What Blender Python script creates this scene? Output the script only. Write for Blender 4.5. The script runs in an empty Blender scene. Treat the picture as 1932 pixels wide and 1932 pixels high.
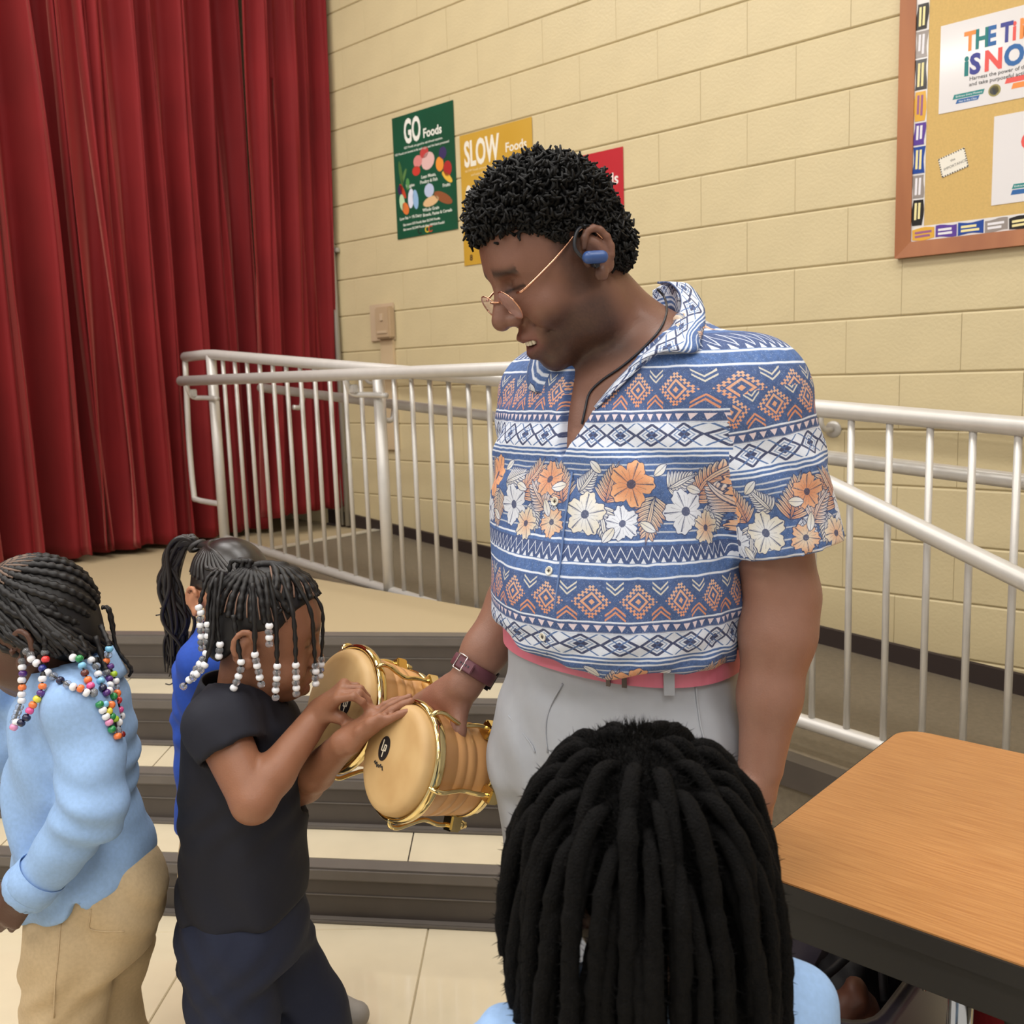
import bpy, bmesh, math, random
import numpy as np
from mathutils import Vector, Matrix
random.seed(7); RNG = np.random.default_rng(7)
SC = bpy.context.scene; COL = SC.collection
R = math.radians
# ------------------------------------------------------------------ camera
H = 1.458; FPX = 1812.54; PIT = R(8.0228); ROL = R(-1.9231)
_up = Vector((0, math.sin(PIT), math.cos(PIT))); _rt = Vector((1, 0, 0)); FW = Vector((0, math.cos(PIT), -math.sin(PIT)))
RT = _rt*math.cos(ROL) + _up*math.sin(ROL); UP = _up*math.cos(ROL) - _rt*math.sin(ROL)
cam = bpy.data.cameras.new('camera'); cam.sensor_width = 36; cam.lens = 36*FPX/1932; cam.clip_start = .05
cam.dof.use_dof = True; cam.dof.focus_distance = 1.55; cam.dof.aperture_fstop = 9
co = bpy.data.objects.new('camera', cam); COL.objects.link(co); SC.camera = co
co.matrix_world = Matrix(((RT.x, UP.x, -FW.x, 0), (RT.y, UP.y, -FW.y, 0), (RT.z, UP.z, -FW.z, H), (0, 0, 0, 1)))
# ------------------------------------------------------------------ world, exposure
def lin(c):
    return tuple((v/255/12.92 if v/255 <= .04045 else ((v/255+.055)/1.055)**2.4) for v in c[:3])
w = bpy.data.worlds.new('world'); SC.world = w; w.use_nodes = True
bg = w.node_tree.nodes['Background']; bg.inputs[0].default_value = (*lin((236, 234, 232)), 1); bg.inputs[1].default_value = .66
SC.view_settings.view_transform = 'Standard'; SC.view_settings.look = 'None'; SC.view_settings.gamma = 1
SC.view_settings.use_curve_mapping = False; SC.view_settings.exposure = 0.08
SC.cycles.use_denoising = True; SC.cycles.max_bounces = 4; SC.cycles.diffuse_bounces = 3; SC.cycles.glossy_bounces = 3; SC.cycles.adaptive_threshold = .05
# ------------------------------------------------------------------ place frame: camera stands at (0,0,H) looking along +Y; the block wall runs along U
AW = R(-42.387); U = Vector((math.cos(AW), math.sin(AW), 0)); N = Vector((-math.sin(AW), math.cos(AW), 0)); DW = 3.52134
def W(s, off, z): return U*s + N*(DW-off) + Vector((0, 0, z))     # along the wall, out from it, above the floor
def at(x, y, Y):                                                  # point at world depth Y
    D = FW + RT*((x-966)/FPX) - UP*((y-966)/FPX)
    return Vector((0, 0, H)) + D*(Y/D.y)
CEIL = 4.35
# ceiling fixtures of the room (rows of fluorescent troffers)
LIGHTS = []
for i, s in enumerate((-3.7, -1.2, 1.3)):
    for j, o in enumerate((2.2, 4.3, 6.4)):
        l = bpy.data.lights.new('fluorescent_light', 'AREA'); l.shape = 'RECTANGLE'; l.size = 1.8; l.size_y = .6
        l.energy = 41; l.color = (1.0, .985, .96)
        ob = bpy.data.objects.new('fluorescent_light', l); COL.objects.link(ob)
        p = W(s, o, CEIL-.06); ob.location = p; ob.rotation_euler = (0, 0, AW); LIGHTS.append((s, o))
for s, o in ((-3.5, .95), (-1.3, .95)):                        # unseen shorter row above the ramp, added to brighten the block wall
    l = bpy.data.lights.new('fluorescent_light', 'AREA'); l.shape = 'RECTANGLE'; l.size = 1.2; l.size_y = .3; l.energy = 12; l.color = (1.0, .985, .96)
    ob = bpy.data.objects.new('fluorescent_light', l); COL.objects.link(ob); ob.location = W(s, o, CEIL-.06); ob.rotation_euler = (0, 0, AW)
# ------------------------------------------------------------------ helpers: materials
def mat(name, col, rough=.6, metal=0, noise=0, nscale=20, bump=0, bscale=80, sheen=0, sss=0, trans=0, coat=0, stretch=None, spec=None, col2=None, attr=None, ior=None, alpha=1):
    m = bpy.data.materials.new(name); m.use_nodes = True; nt = m.node_tree; b = nt.nodes['Principled BSDF']
    c = (*lin(col), 1); b.inputs['Base Color'].default_value = c; b.inputs['Roughness'].default_value = rough; b.inputs['Metallic'].default_value = metal
    if sheen: b.inputs['Sheen Weight'].default_value = sheen; b.inputs['Sheen Roughness'].default_value = .4
    if sss: b.inputs['Subsurface Weight'].default_value = sss; b.inputs['Subsurface Radius'].default_value = (.012, .005, .003)
    if trans: b.inputs['Transmission Weight'].default_value = trans
    if coat: b.inputs['Coat Weight'].default_value = coat
    if spec is not None: b.inputs['Specular IOR Level'].default_value = spec
    if ior: b.inputs['IOR'].default_value = ior
    if alpha < 1: b.inputs['Alpha'].default_value = alpha
    tc = nt.nodes.new('ShaderNodeTexCoord'); mp = nt.nodes.new('ShaderNodeMapping'); nt.links.new(tc.outputs['Object'], mp.inputs[0])
    if stretch: mp.inputs['Scale'].default_value = stretch
    src = None
    if attr:
        a = nt.nodes.new('ShaderNodeAttribute'); a.attribute_name = attr; src = a.outputs['Color']
        nt.links.new(src, b.inputs['Base Color'])
    if noise or col2:
        n = nt.nodes.new('ShaderNodeTexNoise'); n.inputs['Scale'].default_value = nscale; n.inputs['Detail'].default_value = 2.5; nt.links.new(mp.outputs[0], n.inputs[0])
        mx = nt.nodes.new('ShaderNodeMix'); mx.data_type = 'RGBA'
        if col2: c2 = (*lin(col2), 1); mx.inputs[6].default_value = c; mx.inputs[7].default_value = c2
        else: mx.inputs[6].default_value = tuple(v*(1-noise) for v in c[:3])+(1,); mx.inputs[7].default_value = tuple(min(1, v*(1+noise)) for v in c[:3])+(1,)
        rp = nt.nodes.new('ShaderNodeMapRange'); rp.inputs[1].default_value = .3; rp.inputs[2].default_value = .7; nt.links.new(n.outputs[0], rp.inputs[0])
        nt.links.new(rp.outputs[0], mx.inputs[0])
        if attr:
            m2 = nt.nodes.new('ShaderNodeMix'); m2.data_type = 'RGBA'; m2.blend_type = 'MULTIPLY'; m2.inputs[0].default_value = 1
            nt.links.new(src, m2.inputs[6]); nt.links.new(mx.outputs[2], m2.inputs[7]); nt.links.new(m2.outputs[2], b.inputs['Base Color'])
        else: nt.links.new(mx.outputs[2], b.inputs['Base Color'])
    if bump:
        n2 = nt.nodes.new('ShaderNodeTexNoise'); n2.inputs['Scale'].default_value = bscale; n2.inputs['Detail'].default_value = 2; nt.links.new(mp.outputs[0], n2.inputs[0])
        bp = nt.nodes.new('ShaderNodeBump'); bp.inputs['Strength'].default_value = bump; bp.inputs['Distance'].default_value = .004; nt.links.new(n2.outputs[0], bp.inputs['Height']); nt.links.new(bp.outputs[0], b.inputs['Normal'])
    return m
def img_mat(name, arr, rough=.7, sheen=0, bump=0):
    h, wd = arr.shape[:2]; im = bpy.data.images.new(name, wd, h); px = np.ones((h, wd, 4), np.float32); px[..., :3] = arr
    im.colorspace_settings.name = 'sRGB'; im.pixels.foreach_set(px.ravel()); im.update()
    m = mat(name, (255, 255, 255), rough, sheen=sheen, bump=bump, bscale=220); nt = m.node_tree
    t = nt.nodes.new('ShaderNodeTexImage'); t.image = im; t.extension = 'REPEAT'; uv = nt.nodes.new('ShaderNodeUVMap'); uv.uv_map = 'UVMap'
    nt.links.new(uv.outputs[0], t.inputs[0]); nt.links.new(t.outputs[0], nt.nodes['Principled BSDF'].inputs['Base Color'])
    return m
# ------------------------------------------------------------------ helpers: objects
def wm(o):
    m = o.matrix_basis.copy()
    return wm(o.parent) @ o.matrix_parent_inverse @ m if o.parent else m
def link(name, me, parent=None, m=None, smooth=False):
    o = bpy.data.objects.new(name, me); COL.objects.link(o)
    if parent: o.parent = parent; o.matrix_parent_inverse = wm(parent).inverted()
    if m is not None and not me.materials: me.materials.append(m)
    if smooth:
        me.polygons.foreach_set('use_smooth', np.ones(len(me.polygons), bool))
    return o
def mesh(name, v, f, parent=None, m=None, smooth=False):
    me = bpy.data.meshes.new(name); me.from_pydata([tuple(p) for p in v], [], f); me.update()
    return link(name, me, parent, m, smooth)
def tag(o, label=None, cat=None, group=None, kind=None):
    for k, v in (('label', label), ('category', cat), ('group', group), ('kind', kind)):
        if v: o[k] = v
    return o
def empty(name, loc=(0, 0, 0), parent=None):
    o = bpy.data.objects.new(name, None); COL.objects.link(o); o.location = loc; o.empty_display_size = .05
    if parent: o.parent = parent; o.matrix_parent_inverse = wm(parent).inverted()
    return o
def prism(name, pts, z0, z1, parent=None, m=None, bevel=0):     # vertical prism over a polygon (counter-clockwise, xy)
    n = len(pts); v = [(p[0], p[1], z0) for p in pts] + [(p[0], p[1], z1) for p in pts]
    f = [tuple(reversed(range(n))), tuple(range(n, 2*n))] + [(i, (i+1) % n, n+(i+1) % n, n+i) for i in range(n)]
    o = mesh(name, v, f, parent, m)
    if bevel: bev(o, bevel)
    return o
def bev(o, w_, seg=2):
    b = bmesh.new(); b.from_mesh(o.data); bmesh.ops.recalc_face_normals(b, faces=b.faces)
    bmesh.ops.bevel(b, geom=b.edges[:], offset=w_, segments=seg, affect='EDGES', clamp_overlap=True); b.to_mesh(o.data); b.free()
    return o
def obox(name, c, ax, ay, az, hx, hy, hz, parent=None, m=None, bevel=0):   # oriented box
    c = Vector(c); ax = Vector(ax).normalized(); ay = Vector(ay).normalized(); az = Vector(az).normalized()
    v = [c+ax*(hx*i)+ay*(hy*j)+az*(hz*k) for k in (-1, 1) for j in (-1, 1) for i in (-1, 1)]
    f = [(0, 2, 3, 1), (4, 5, 7, 6), (0, 1, 5, 4), (2, 6, 7, 3), (0, 4, 6, 2), (1, 3, 7, 5)]
    if ax.cross(ay).dot(az) < 0: f = [tuple(reversed(q)) for q in f]
    o = mesh(name, v, f, parent, m)
    if bevel: bev(o, bevel)
    return o
def tube_vf(pts, rad, seg=10, caps=True, flat=1.0, twist=0.0, ridges=0, ramp=.0):
    pts = [Vector(p) for p in pts]; n = len(pts); rad = rad if hasattr(rad, '__len__') else [rad]*n
    V = []; F = []; t0 = (pts[1]-pts[0]).normalized(); a = Vector((0, 0, 1)) if abs(t0.z) < .9 else Vector((1, 0, 0)); b = t0.cross(a).normalized()
    for i, p in enumerate(pts):
        t = (pts[min(i+1, n-1)]-pts[max(i-1, 0)])
        if t.length < 1e-9: t = t0
        t.normalize(); b = (b - t*b.dot(t))
        if b.length < 1e-6: b = t.orthogonal()
        b.normalize(); c = t.cross(b)
        for k in range(seg):
            an = 2*math.pi*k/seg + twist*i
            r_ = rad[i]*(1+(ramp*math.cos(ridges*an) if ridges else 0))
            V.append(p + b*(math.cos(an)*r_) + c*(math.sin(an)*r_*flat))
    for i in range(n-1):
        for k in range(seg):
            k2 = (k+1) % seg; F.append((i*seg+k, i*seg+k2, (i+1)*seg+k2, (i+1)*seg+k))
    if caps: F.append(tuple(reversed(range(seg)))); F.append(tuple((n-1)*seg+k for k in range(seg)))
    return V, F
def tube(name, pts, rad, parent=None, m=None, seg=10, smooth=True, **k):
    V, F = tube_vf(pts, rad, seg, **k); return mesh(name, V, F, parent, m, smooth)
def cat(parts):
    V = []; F = []
    for v, f in parts:
        o = len(V); V += list(v); F += [tuple(i+o for i in q) for q in f]
    return V, F
def lathe_vf(prof, c, ax, seg=32, closed=False):                # prof: (r, h) along axis
    c = Vector(c); ax = Vector(ax).normalized(); b = ax.orthogonal().normalized(); d = ax.cross(b); V = []; F = []
    for r_, h_ in prof:
        for k in range(seg):
            an = 2*math.pi*k/seg; V.append(c+ax*h_+(b*math.cos(an)+d*math.sin(an))*r_)
    n = len(prof)
    for i in range(n if closed else n-1):
        j = (i+1) % n
        for k in range(seg):
            k2 = (k+1) % seg; F.append((i*seg+k, i*seg+k2, j*seg+k2, j*seg+k))
    if not closed:
        F.append(tuple(reversed(range(seg)))); F.append(tuple((n-1)*seg+k for k in range(seg)))
    return V, F
def lathe(name, prof, c, ax, parent=None, m=None, seg=32, smooth=True, closed=False):
    V, F = lathe_vf(prof, c, ax, seg, closed); return mesh(name, V, F, parent, m, smooth)
def bez(p, n=12):                                                # Catmull-Rom through points
    p = [Vector(q) for q in p]; q = [p[0]*2-p[1]] + p + [p[-1]*2-p[-2]]; out = []
    for i in range(1, len(q)-2):
        for k in range(n):
            t = k/n; a, b, c, d = q[i-1], q[i], q[i+1], q[i+2]
            out.append(.5*((2*b)+(c-a)*t+(2*a-5*b+4*c-d)*t*t+(3*b-a-3*c+d)*t**3))
    out.append(q[-2]); return out
def text(name, s, size, org, ax, ay, parent, m, depth=.0006, bold=0, shear=0, align='LEFT', sx=1.0):
    c = bpy.data.curves.new(name, 'FONT'); c.body = s; c.size = size; c.extrude = depth; c.offset = bold; c.shear = shear; c.align_x = align; c.resolution_u = 3
    o = bpy.data.objects.new(name, c); COL.objects.link(o); bpy.context.view_layer.update()
    me = bpy.data.meshes.new_from_object(o.evaluated_get(bpy.context.evaluated_depsgraph_get())); bpy.data.objects.remove(o)
    ax = Vector(ax).normalized()*sx; ay = Vector(ay).normalized(); az = Vector(ax).cross(ay).normalized(); org = Vector(org)
    M = Matrix(((ax.x, ay.x, az.x, org.x), (ax.y, ay.y, az.y, org.y), (ax.z, ay.z, az.z, org.z), (0, 0, 0, 1)))
    me.transform(M); me.materials.clear()
    return link(name, me, parent, m)
# ================================================================== THE SETTING
M_wall = mat('cream_block_paint', (209, 192, 151), .42, noise=.03, nscale=6, bump=.25, bscale=90)
M_mortar = mat('cream_mortar_paint', (201, 183, 143), .6)
M_tile = mat('cream_vinyl_tile', (223, 209, 180), .10, noise=.03, nscale=9, coat=.6, spec=.7)
M_grout = mat('tile_joint', (176, 158, 124), .7)
M_rub = mat('brown_rubber', (74, 66, 60), .45, noise=.08, nscale=12)
M_rubl = mat('grey_brown_nosing', (104, 97, 91), .38, noise=.05, nscale=14)
M_ramp = mat('ramp_rubber', (112, 101, 84), .6, noise=.10, nscale=60, bump=.3, bscale=250)
M_base = mat('dark_baseboard', (52, 41, 38), .5)
M_ceil = mat('ceiling_board', (225, 222, 212), .8, noise=.04, nscale=40)
M_dark = mat('dark_stage_drape', (22, 18, 18), .9)
# floor with tiles
ST = R(-1.8); ta = Vector((math.cos(ST), math.sin(ST), 0)); tb = Vector((-math.sin(ST), math.cos(ST), 0)); T0 = Vector((-.262, 2.40, 0)); TS = .61
floor = mesh('floor', [(-7, -5, -.004), (8, -5, -.004), (8, 9, -.004), (-7, 9, -.004)], [(0, 1, 2, 3)], None, M_grout); tag(floor, kind='structure')
g = .0012; hb = .002
def tile_mesh(nm, sx, sy, m):
    v = [(g, g, -.003), (sx-g, g, -.003), (sx-g, sy-g, -.003), (g, sy-g, -.003), (g+hb, g+hb, 0), (sx-g-hb, g+hb, 0), (sx-g-hb, sy-g-hb, 0), (g+hb, sy-g-hb, 0)]
    me = bpy.data.meshes.new(nm); me.from_pydata(v, [], [(4, 5, 6, 7), (0, 1, 5, 4), (1, 2, 6, 5), (2, 3, 7, 6), (3, 0, 4, 7)]); me.materials.append(m); return me
tm = tile_mesh('floor_tile', TS, TS, M_tile)
for i in range(-7, 8):
    for j in range(-8, 1):
        c = T0 + ta*(i*TS) + tb*(j*TS-.61*0)
        o = link('floor_tile', tm, floor); o.location = c; o.rotation_euler = (0, 0, ST)
# stairs and platform
SA = R(-8.2); sa = Vector((math.cos(SA), math.sin(SA), 0)); sb = Vector((-math.sin(SA), math.cos(SA), 0))
S0 = Vector((-.55, 0, 0)); NOSE = [3.150, 2.925, 2.690, 2.452]; HT = [.610, .4575, .305, .1525]
RE = 1.06                                                     # ramp edge, out from the wall
def clipx(y0):                                                # where the step line at depth y0 meets the ramp edge
    p = Vector((S0.x, y0, 0)); t = (DW-RE-p.dot(N))/sa.dot(N); return min(t, .86) if y0 < 3.1 else t
stairs = empty('stage_stairs', (-.5, 2.45, 0)); tag(stairs, 'dark brown rubber steps with cream tile treads rising to the stage', 'steps')
stairs['kind'] = 'structure'
XL = -4.2
def onl(y0, t, z=0): return Vector((S0.x, y0, z)) + sa*t
LAP = 0
for i in range(4):
    y0 = NOSE[i]; z1 = HT[i]; t1 = clipx(y0)
    # riser, nosing, base lip
    obox('riser', onl(y0+.014, (XL+t1)/2, z1/2-.02+ (z1-.1525)/2*1.0) if 0 else onl(y0+.016, (XL+t1)/2, z1-.1525/2-.012), sa, sb, (0, 0, 1), (t1-XL)/2, .010, .1525/2-.012, stairs, M_rub)
    nose = obox('nosing', onl(y0+.03, (XL+t1)/2, z1-.0185), sa, sb, (0, 0, 1), (t1-XL)/2, .030, .0185, stairs, M_rubl, .006)
    obox('riser_rib', onl(y0+.0045, (XL+t1)/2, z1-.078), sa, sb, (0, 0, 1), (t1-XL)/2, .0018, .0012, stairs, M_rubl)
    obox('riser_foot', onl(y0-.004, (XL+t1)/2, z1-.1525+.006), sa, sb, (0, 0, 1), (t1-XL)/2, .012, .006, stairs, M_rubl, .003)
    if i:
        dep = NOSE[i-1]-y0
        for k in range(-6, 3):
            tw = .61; x0 = (-.375 if i == 3 else .02 if i == 2 else -.2) + k*tw - (-.55 if 0 else 0)
            a0 = max(XL, x0+.002); a1 = min(t1+.25, x0+tw-.002)
            lim = clipx(NOSE[i-1])
            if a1 <= a0 or a0 > lim: continue
            a1 = min(a1, max(lim, t1))
            prism('tread_tile', [onl(y0+.058, a0), onl(y0+.058, a1), onl(y0+dep+.03, a1), onl(y0+dep+.03, a0)], z1-.006, z1, stairs, M_tile)
    prism('step_core', [onl(y0+.027, XL), onl(y0+.027, t1), onl(y0+.9, clipx(y0+.9)), onl(y0+.9, XL)], .0, z1-.006, stairs, M_rub)
pe = clipx(NOSE[0])
plat = empty('stage_platform', (-1.5, 4, 0)); tag(plat, kind='structure')
y0 = NOSE[0]
Pc = [onl(y0+.058, XL), onl(y0+.058, pe), W(-4.26, RE, 0), W(-4.26, -.0, 0), W(-6.2, -.0, 0), W(-6.2, 4.6, 0)]
prism('platform_base', Pc, 0, .606, plat, M_grout)
# tile pieces on the platform near its front, cut to the platform outline
def clip_poly(poly, a, b):
    out = []; n = len(poly)
    def sd(p): return (b[0]-a[0])*(p[1]-a[1])-(b[1]-a[1])*(p[0]-a[0])
    for i in range(n):
        p, q = poly[i], poly[(i+1) % n]; dp, dq = sd(p), sd(q)
        if dp >= 0: out.append(p)
        if dp*dq < 0:
            t = dp/(dp-dq); out.append((p[0]+(q[0]-p[0])*t, p[1]+(q[1]-p[1])*t))
    return out
PL = [(p.x, p.y) for p in Pc]
for i in range(-7, 4):
    for j in range(0, 6):
        q = [onl(y0+.058+j*.61, i*.61+.3), onl(y0+.058+j*.61, i*.61+.91), onl(y0+.058+(j+1)*.61, i*.61+.91), onl(y0+.058+(j+1)*.61, i*.61+.3)]
        q = [(a.x, a.y) for a in q]; c = (sum(a[0] for a in q)/4, sum(a[1] for a in q)/4)
        q = [(c[0]+(a[0]-c[0])*.998, c[1]+(a[1]-c[1])*.998) for a in q]
        for k in (0, 1, 2, 3, 4, 5):
            q = clip_poly(q, PL[k], PL[(k+1) % 6])
            if len(q) < 3: break
        if len(q) >= 3: prism('platform_tile', q, .602, .61, plat, M_tile)
# ramp along the wall
S_TOP = -4.26
def zr(s): return .61 - .087*(max(s, S_TOP)-S_TOP)
S_END = 2.6
ramp = empty('access_ramp', W(-1, .5, 0)); tag(ramp, 'long brown rubber-covered ramp sloping down along the block wall', 'ramp'); ramp['kind'] = 'structure'
v = [W(S_TOP, 0, .61), W(S_TOP, RE, .61), W(S_END, RE, zr(S_END)), W(S_END, 0, zr(S_END)), W(S_TOP, 0, 0), W(S_TOP, RE, 0), W(S_END, RE, 0), W(S_END, 0, 0)]
mesh('ramp_slab', v, [(0, 1, 2, 3), (1, 5, 6, 2), (3, 2, 6, 7), (4, 7, 6, 5), (0, 3, 7, 4), (0, 4, 5, 1)], ramp, M_ramp)
v = [W(S_TOP, RE-.05, .625), W(S_TOP, RE+.012, .625), W(S_END, RE+.012, zr(S_END)+.012), W(S_END, RE-.05, zr(S_END)+.012), W(S_TOP, RE-.05, .55), W(S_TOP, RE+.012, .5), W(S_END, RE+.012, 0), W(S_END, RE-.05, 0)]
o = mesh('ramp_curb', v, [(0, 1, 2, 3), (1, 5, 6, 2), (3, 2, 6, 7), (4, 7, 6, 5), (0, 3, 7, 4), (0, 4, 5, 1)], ramp, M_rub); o.data.transform(Matrix.Translation((0, 0, -.012)))
obox('ramp_head_strip', W(S_TOP, RE/2, .6125), U, N, (0, 0, 1), .03, RE/2, .003, ramp, mat('pale_strip', (205, 196, 176), .4))
# block wall
wall = empty('wall_right', W(-2, 0, 0)); tag(wall, kind='structure')
mesh('mortar', [W(-6, -.004, 0), W(5, -.004, 0), W(5, -.004, CEIL), W(-6, -.004, CEIL)], [(0, 1, 2, 3)], wall, M_mortar)
BL, BH = .4064, .2032
def block_mesh(L):
    e = .0012; b_ = .006; v = []
    for d_, q in ((.001, e), (.005, e+b_*.5), (.0065, e+b_)):
        qx = q*.12; v += [(qx, -d_+.004, q), (L-qx, -d_+.004, q), (L-qx, -d_+.004, BH-q), (qx, -d_+.004, BH-q)]
    f = [(8, 9, 10, 11)]
    for k in (0, 4): f += [(k+i, k+(i+1) % 4, k+4+(i+1) % 4, k+4+i) for i in range(4)]
    me = bpy.data.meshes.new('block'); me.from_pydata(v, [], f); me.materials.append(M_wall)
    return me
bm_ = block_mesh(BL)
for m_ in range(0, 21):
    ph = -4.35 if m_ % 2 else -4.15
    for k in range(-2, 11):
        s = ph + k*BL
        if s > .1: continue
        o = link('block', bm_, wall); o.location = W(s, RNG.uniform(-.0006, .0006), m_*BH); o.rotation_euler = (0, 0, AW)
# plain continuation of the wall beyond the frame
mesh('wall_field', [W(.09, .004, 0), W(5, .004, 0), W(5, .004, CEIL), W(.09, .004, CEIL)], [(0, 1, 2, 3)], wall, M_wall)
# baseboard following the ramp
def strip(nm, s0, s1, h, o0, o1, m, par=None):
    v = [W(s0, o0, zr(s0)), W(s1, o0, zr(s1)), W(s1, o0, zr(s1)+h), W(s0, o0, zr(s0)+h), W(s0, o1, zr(s0)), W(s1, o1, zr(s1)), W(s1, o1, zr(s1)+h-.004), W(s0, o1, zr(s0)+h-.004)]
    return mesh(nm, v, [(4, 5, 6, 7), (3, 2, 1, 0), (7, 6, 2, 3), (0, 1, 5, 4), (0, 4, 7, 3), (1, 2, 6, 5)], par, m)
bb = strip('baseboard_right', S_TOP-.45, S_END, .095, .002, .014, M_base); tag(bb, kind='structure')
b2 = strip('base_toe', S_TOP-.45, S_END, .010, .014, .030, mat('toe_strip', (84, 72, 66), .4), bb)
ceil = mesh('ceiling', [(-7, -5, CEIL), (8, -5, CEIL), (8, 9, CEIL), (-7, 9, CEIL)], [(3, 2, 1, 0)], None, M_ceil); tag(ceil, kind='structure')
bk = mesh('wall_back', [W(-5.6, -.1, 0), W(-5.6, 5, 0), W(-5.6, 5, CEIL), W(-5.6, -.1, CEIL)], [(0, 1, 2, 3)], None, M_dark); tag(bk, kind='structure')
# vertical conduit in the corner by the curtain
M_pipe = mat('grey_conduit', (176, 172, 162), .4, metal=.3)
cd = empty('conduit', W(-4.52, .03, .61)); tag(cd, 'thin grey conduit running up the corner beside the red curtain', 'conduit')
tube('conduit_pipe', [W(-4.495, .034, .62), W(-4.495, .034, 4.2)], .016, cd, M_pipe)
tube('thin_conduit_pipe', [W(-4.545, .034, .62), W(-4.545, .034, 4.2)], .010, cd, M_pipe)
for z in (1.0, 2.2, 3.4): obox('pipe_strap', W(-4.52, .0185, z), U, N, (0, 0, 1), .06, .012, .012, cd, M_pipe, .003)
# ------------------------------------------------------------------ curtain
def velvet(name, c):
    m = mat(name, c, .75, noise=.10, nscale=3, sheen=.35, bump=.1, bscale=300); b = m.node_tree.nodes['Principled BSDF']
    b.inputs['Sheen Tint'].default_value = (1, .32, .25, 1); b.inputs['Specular IOR Level'].default_value = .25
    return m
M_vel = velvet('red_velvet', (122, 26, 29))
def curtain(name, o0, o1, s_mean, zb, zt, folds, amp, seed, label, lean=0.0, tilt=0.0):
    rg = np.random.default_rng(seed); n = int((o1-o0)/.0075); nz = 70
    off = np.linspace(0, 1, n); ph = np.cumsum(rg.uniform(.55, 1.5, folds)); ph = ph/ph[-1]
    cen = np.concatenate([[0], ph]); am = rg.uniform(.5, 1.15, folds)*amp; V = []; zz = np.linspace(0, 1, nz)
    th = np.interp(off, cen, np.arange(folds+1)*2*math.pi); A = np.interp(off, cen, np.concatenate([am, am[:1]]))
    w1 = rg.uniform(-1, 1, folds+1); w2 = rg.uniform(-1, 1, folds+1)
    for q in zz:
        z = zb + (zt-zb)*q; low = (1-q)
        dth = np.interp(off, cen, w1)*1.2*math.sin(2.2*q+.4) + np.interp(off, cen, w2)*.7*math.sin(5*q)
        t = th + dth
        wave = np.sin(t+.5*np.sin(t)) + .42*np.sin(2*t+1.1+1.5*q) + .24*np.sin(3*t+2+4*q)
        y = A*(.75+.45*low)*wave*.72 + .012*np.sin(9*q+off*31) + .02*np.sin(t*.5+2*q)
        x = o0 + (o1-o0)*off + .25*amp*np.cos(t) + lean*low*(off-.5)*.30
        hz = z + (.012*np.sin(t+.5) if q == 0 else 0)
        hz = np.zeros(n)+hz
        for i in range(n): V.append(W(s_mean+y[i]+tilt*(q-.4), x[i], hz[i]))
    F = [(j*n+i, j*n+i+1, (j+1)*n+i+1, (j+1)*n+i) for j in range(nz-1) for i in range(n-1)]
    o = mesh(name, V, F, None, M_vel, True)
    sd = o.modifiers.new('thick', 'SOLIDIFY'); sd.thickness = .004; sd.offset = 0
    tag(o, label, 'curtain', 'red stage curtains'); return o
curtain('stage_curtain', 1.22, 3.6, -4.84, .64, 4.25, 15, .17, 3, 'deep red velvet stage curtain with heavy slanting folds nearest the steps', lean=.35)
curtain('stage_curtain', .36, 1.36, -4.78, .645, 4.25, 6, .10, 11, 'red velvet curtain panel hanging behind the start of the railing', lean=-.1)
curtain('stage_curtain', 0.03, .50, -4.515, .73, 4.25, 5, .05, 21, 'narrow red curtain panel gathered beside the cream block wall', lean=.3, tilt=.12)
# ================================================================== RAILINGS
M_al = mat('painted_aluminium', (206, 202, 196), .38, metal=.25, noise=.03, nscale=25)
PR = .0245
OA = 1.0
def rz(s, h): return zr(s) + h if s > S_TOP else .61+h
g_ = empty('ramp_railing', W(-4.23, OA, .61)); tag(g_, 'silver tube guard railing with upright balusters along the outer ramp edge', 'railing')
tube('top_rail', [W(-4.52, OA-.02, rz(S_TOP, 1.0)), W(-4.30, OA, rz(S_TOP, 1.003)), W(-4.22, OA, rz(-4.22, 1.004)), W(S_END, OA, rz(S_END, 1.004))], PR, g_, M_al, 14)
tube('return_rail', bez([W(-4.52, OA-.02, 1.60), W(-4.545, OA-.02, 1.2), W(-4.54, OA-.02, .92), W(-4.50, OA-.015, .885), W(-4.24, OA, .88)], 5), .014, g_, M_al, 10)
tube('bottom_rail', [W(-4.23, OA, rz(-4.23, .10)), W(S_END, OA, rz(S_END, .10))], .021, g_, M_al, 12)
POSTS = (-4.241, -3.0, -1.72, -.44)
for s in POSTS:
    tube('post', [W(s, OA, zr(s)-.03), W(s, OA, rz(s, 1.0))], .0245, g_, M_al, 14)
for k in range(1, 46):
    s = -4.241 + k*.1026
    if min(abs(s-p) for p in POSTS) < .05: continue
    if s > .3: break
    tube('baluster', [W(s, OA, rz(s, .10)), W(s, OA, rz(s, 1.0))], .0098, g_, M_al, 8)
# ramp-side handrail on the guard
hr = tube('inner_handrail', [W(-3.95, OA-.075, rz(-3.95, .862)), W(S_END, OA-.075, rz(S_END, .862))], .0205, g_, M_al, 12)
for s in POSTS[1:] + (-3.62,):
    tube('handrail_bracket', bez([W(s, OA-.02, rz(s, .80)), W(s, OA-.06, rz(s, .80)), W(s, OA-.075, rz(s, .845))], 4), .011, g_, M_al, 8)
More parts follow.
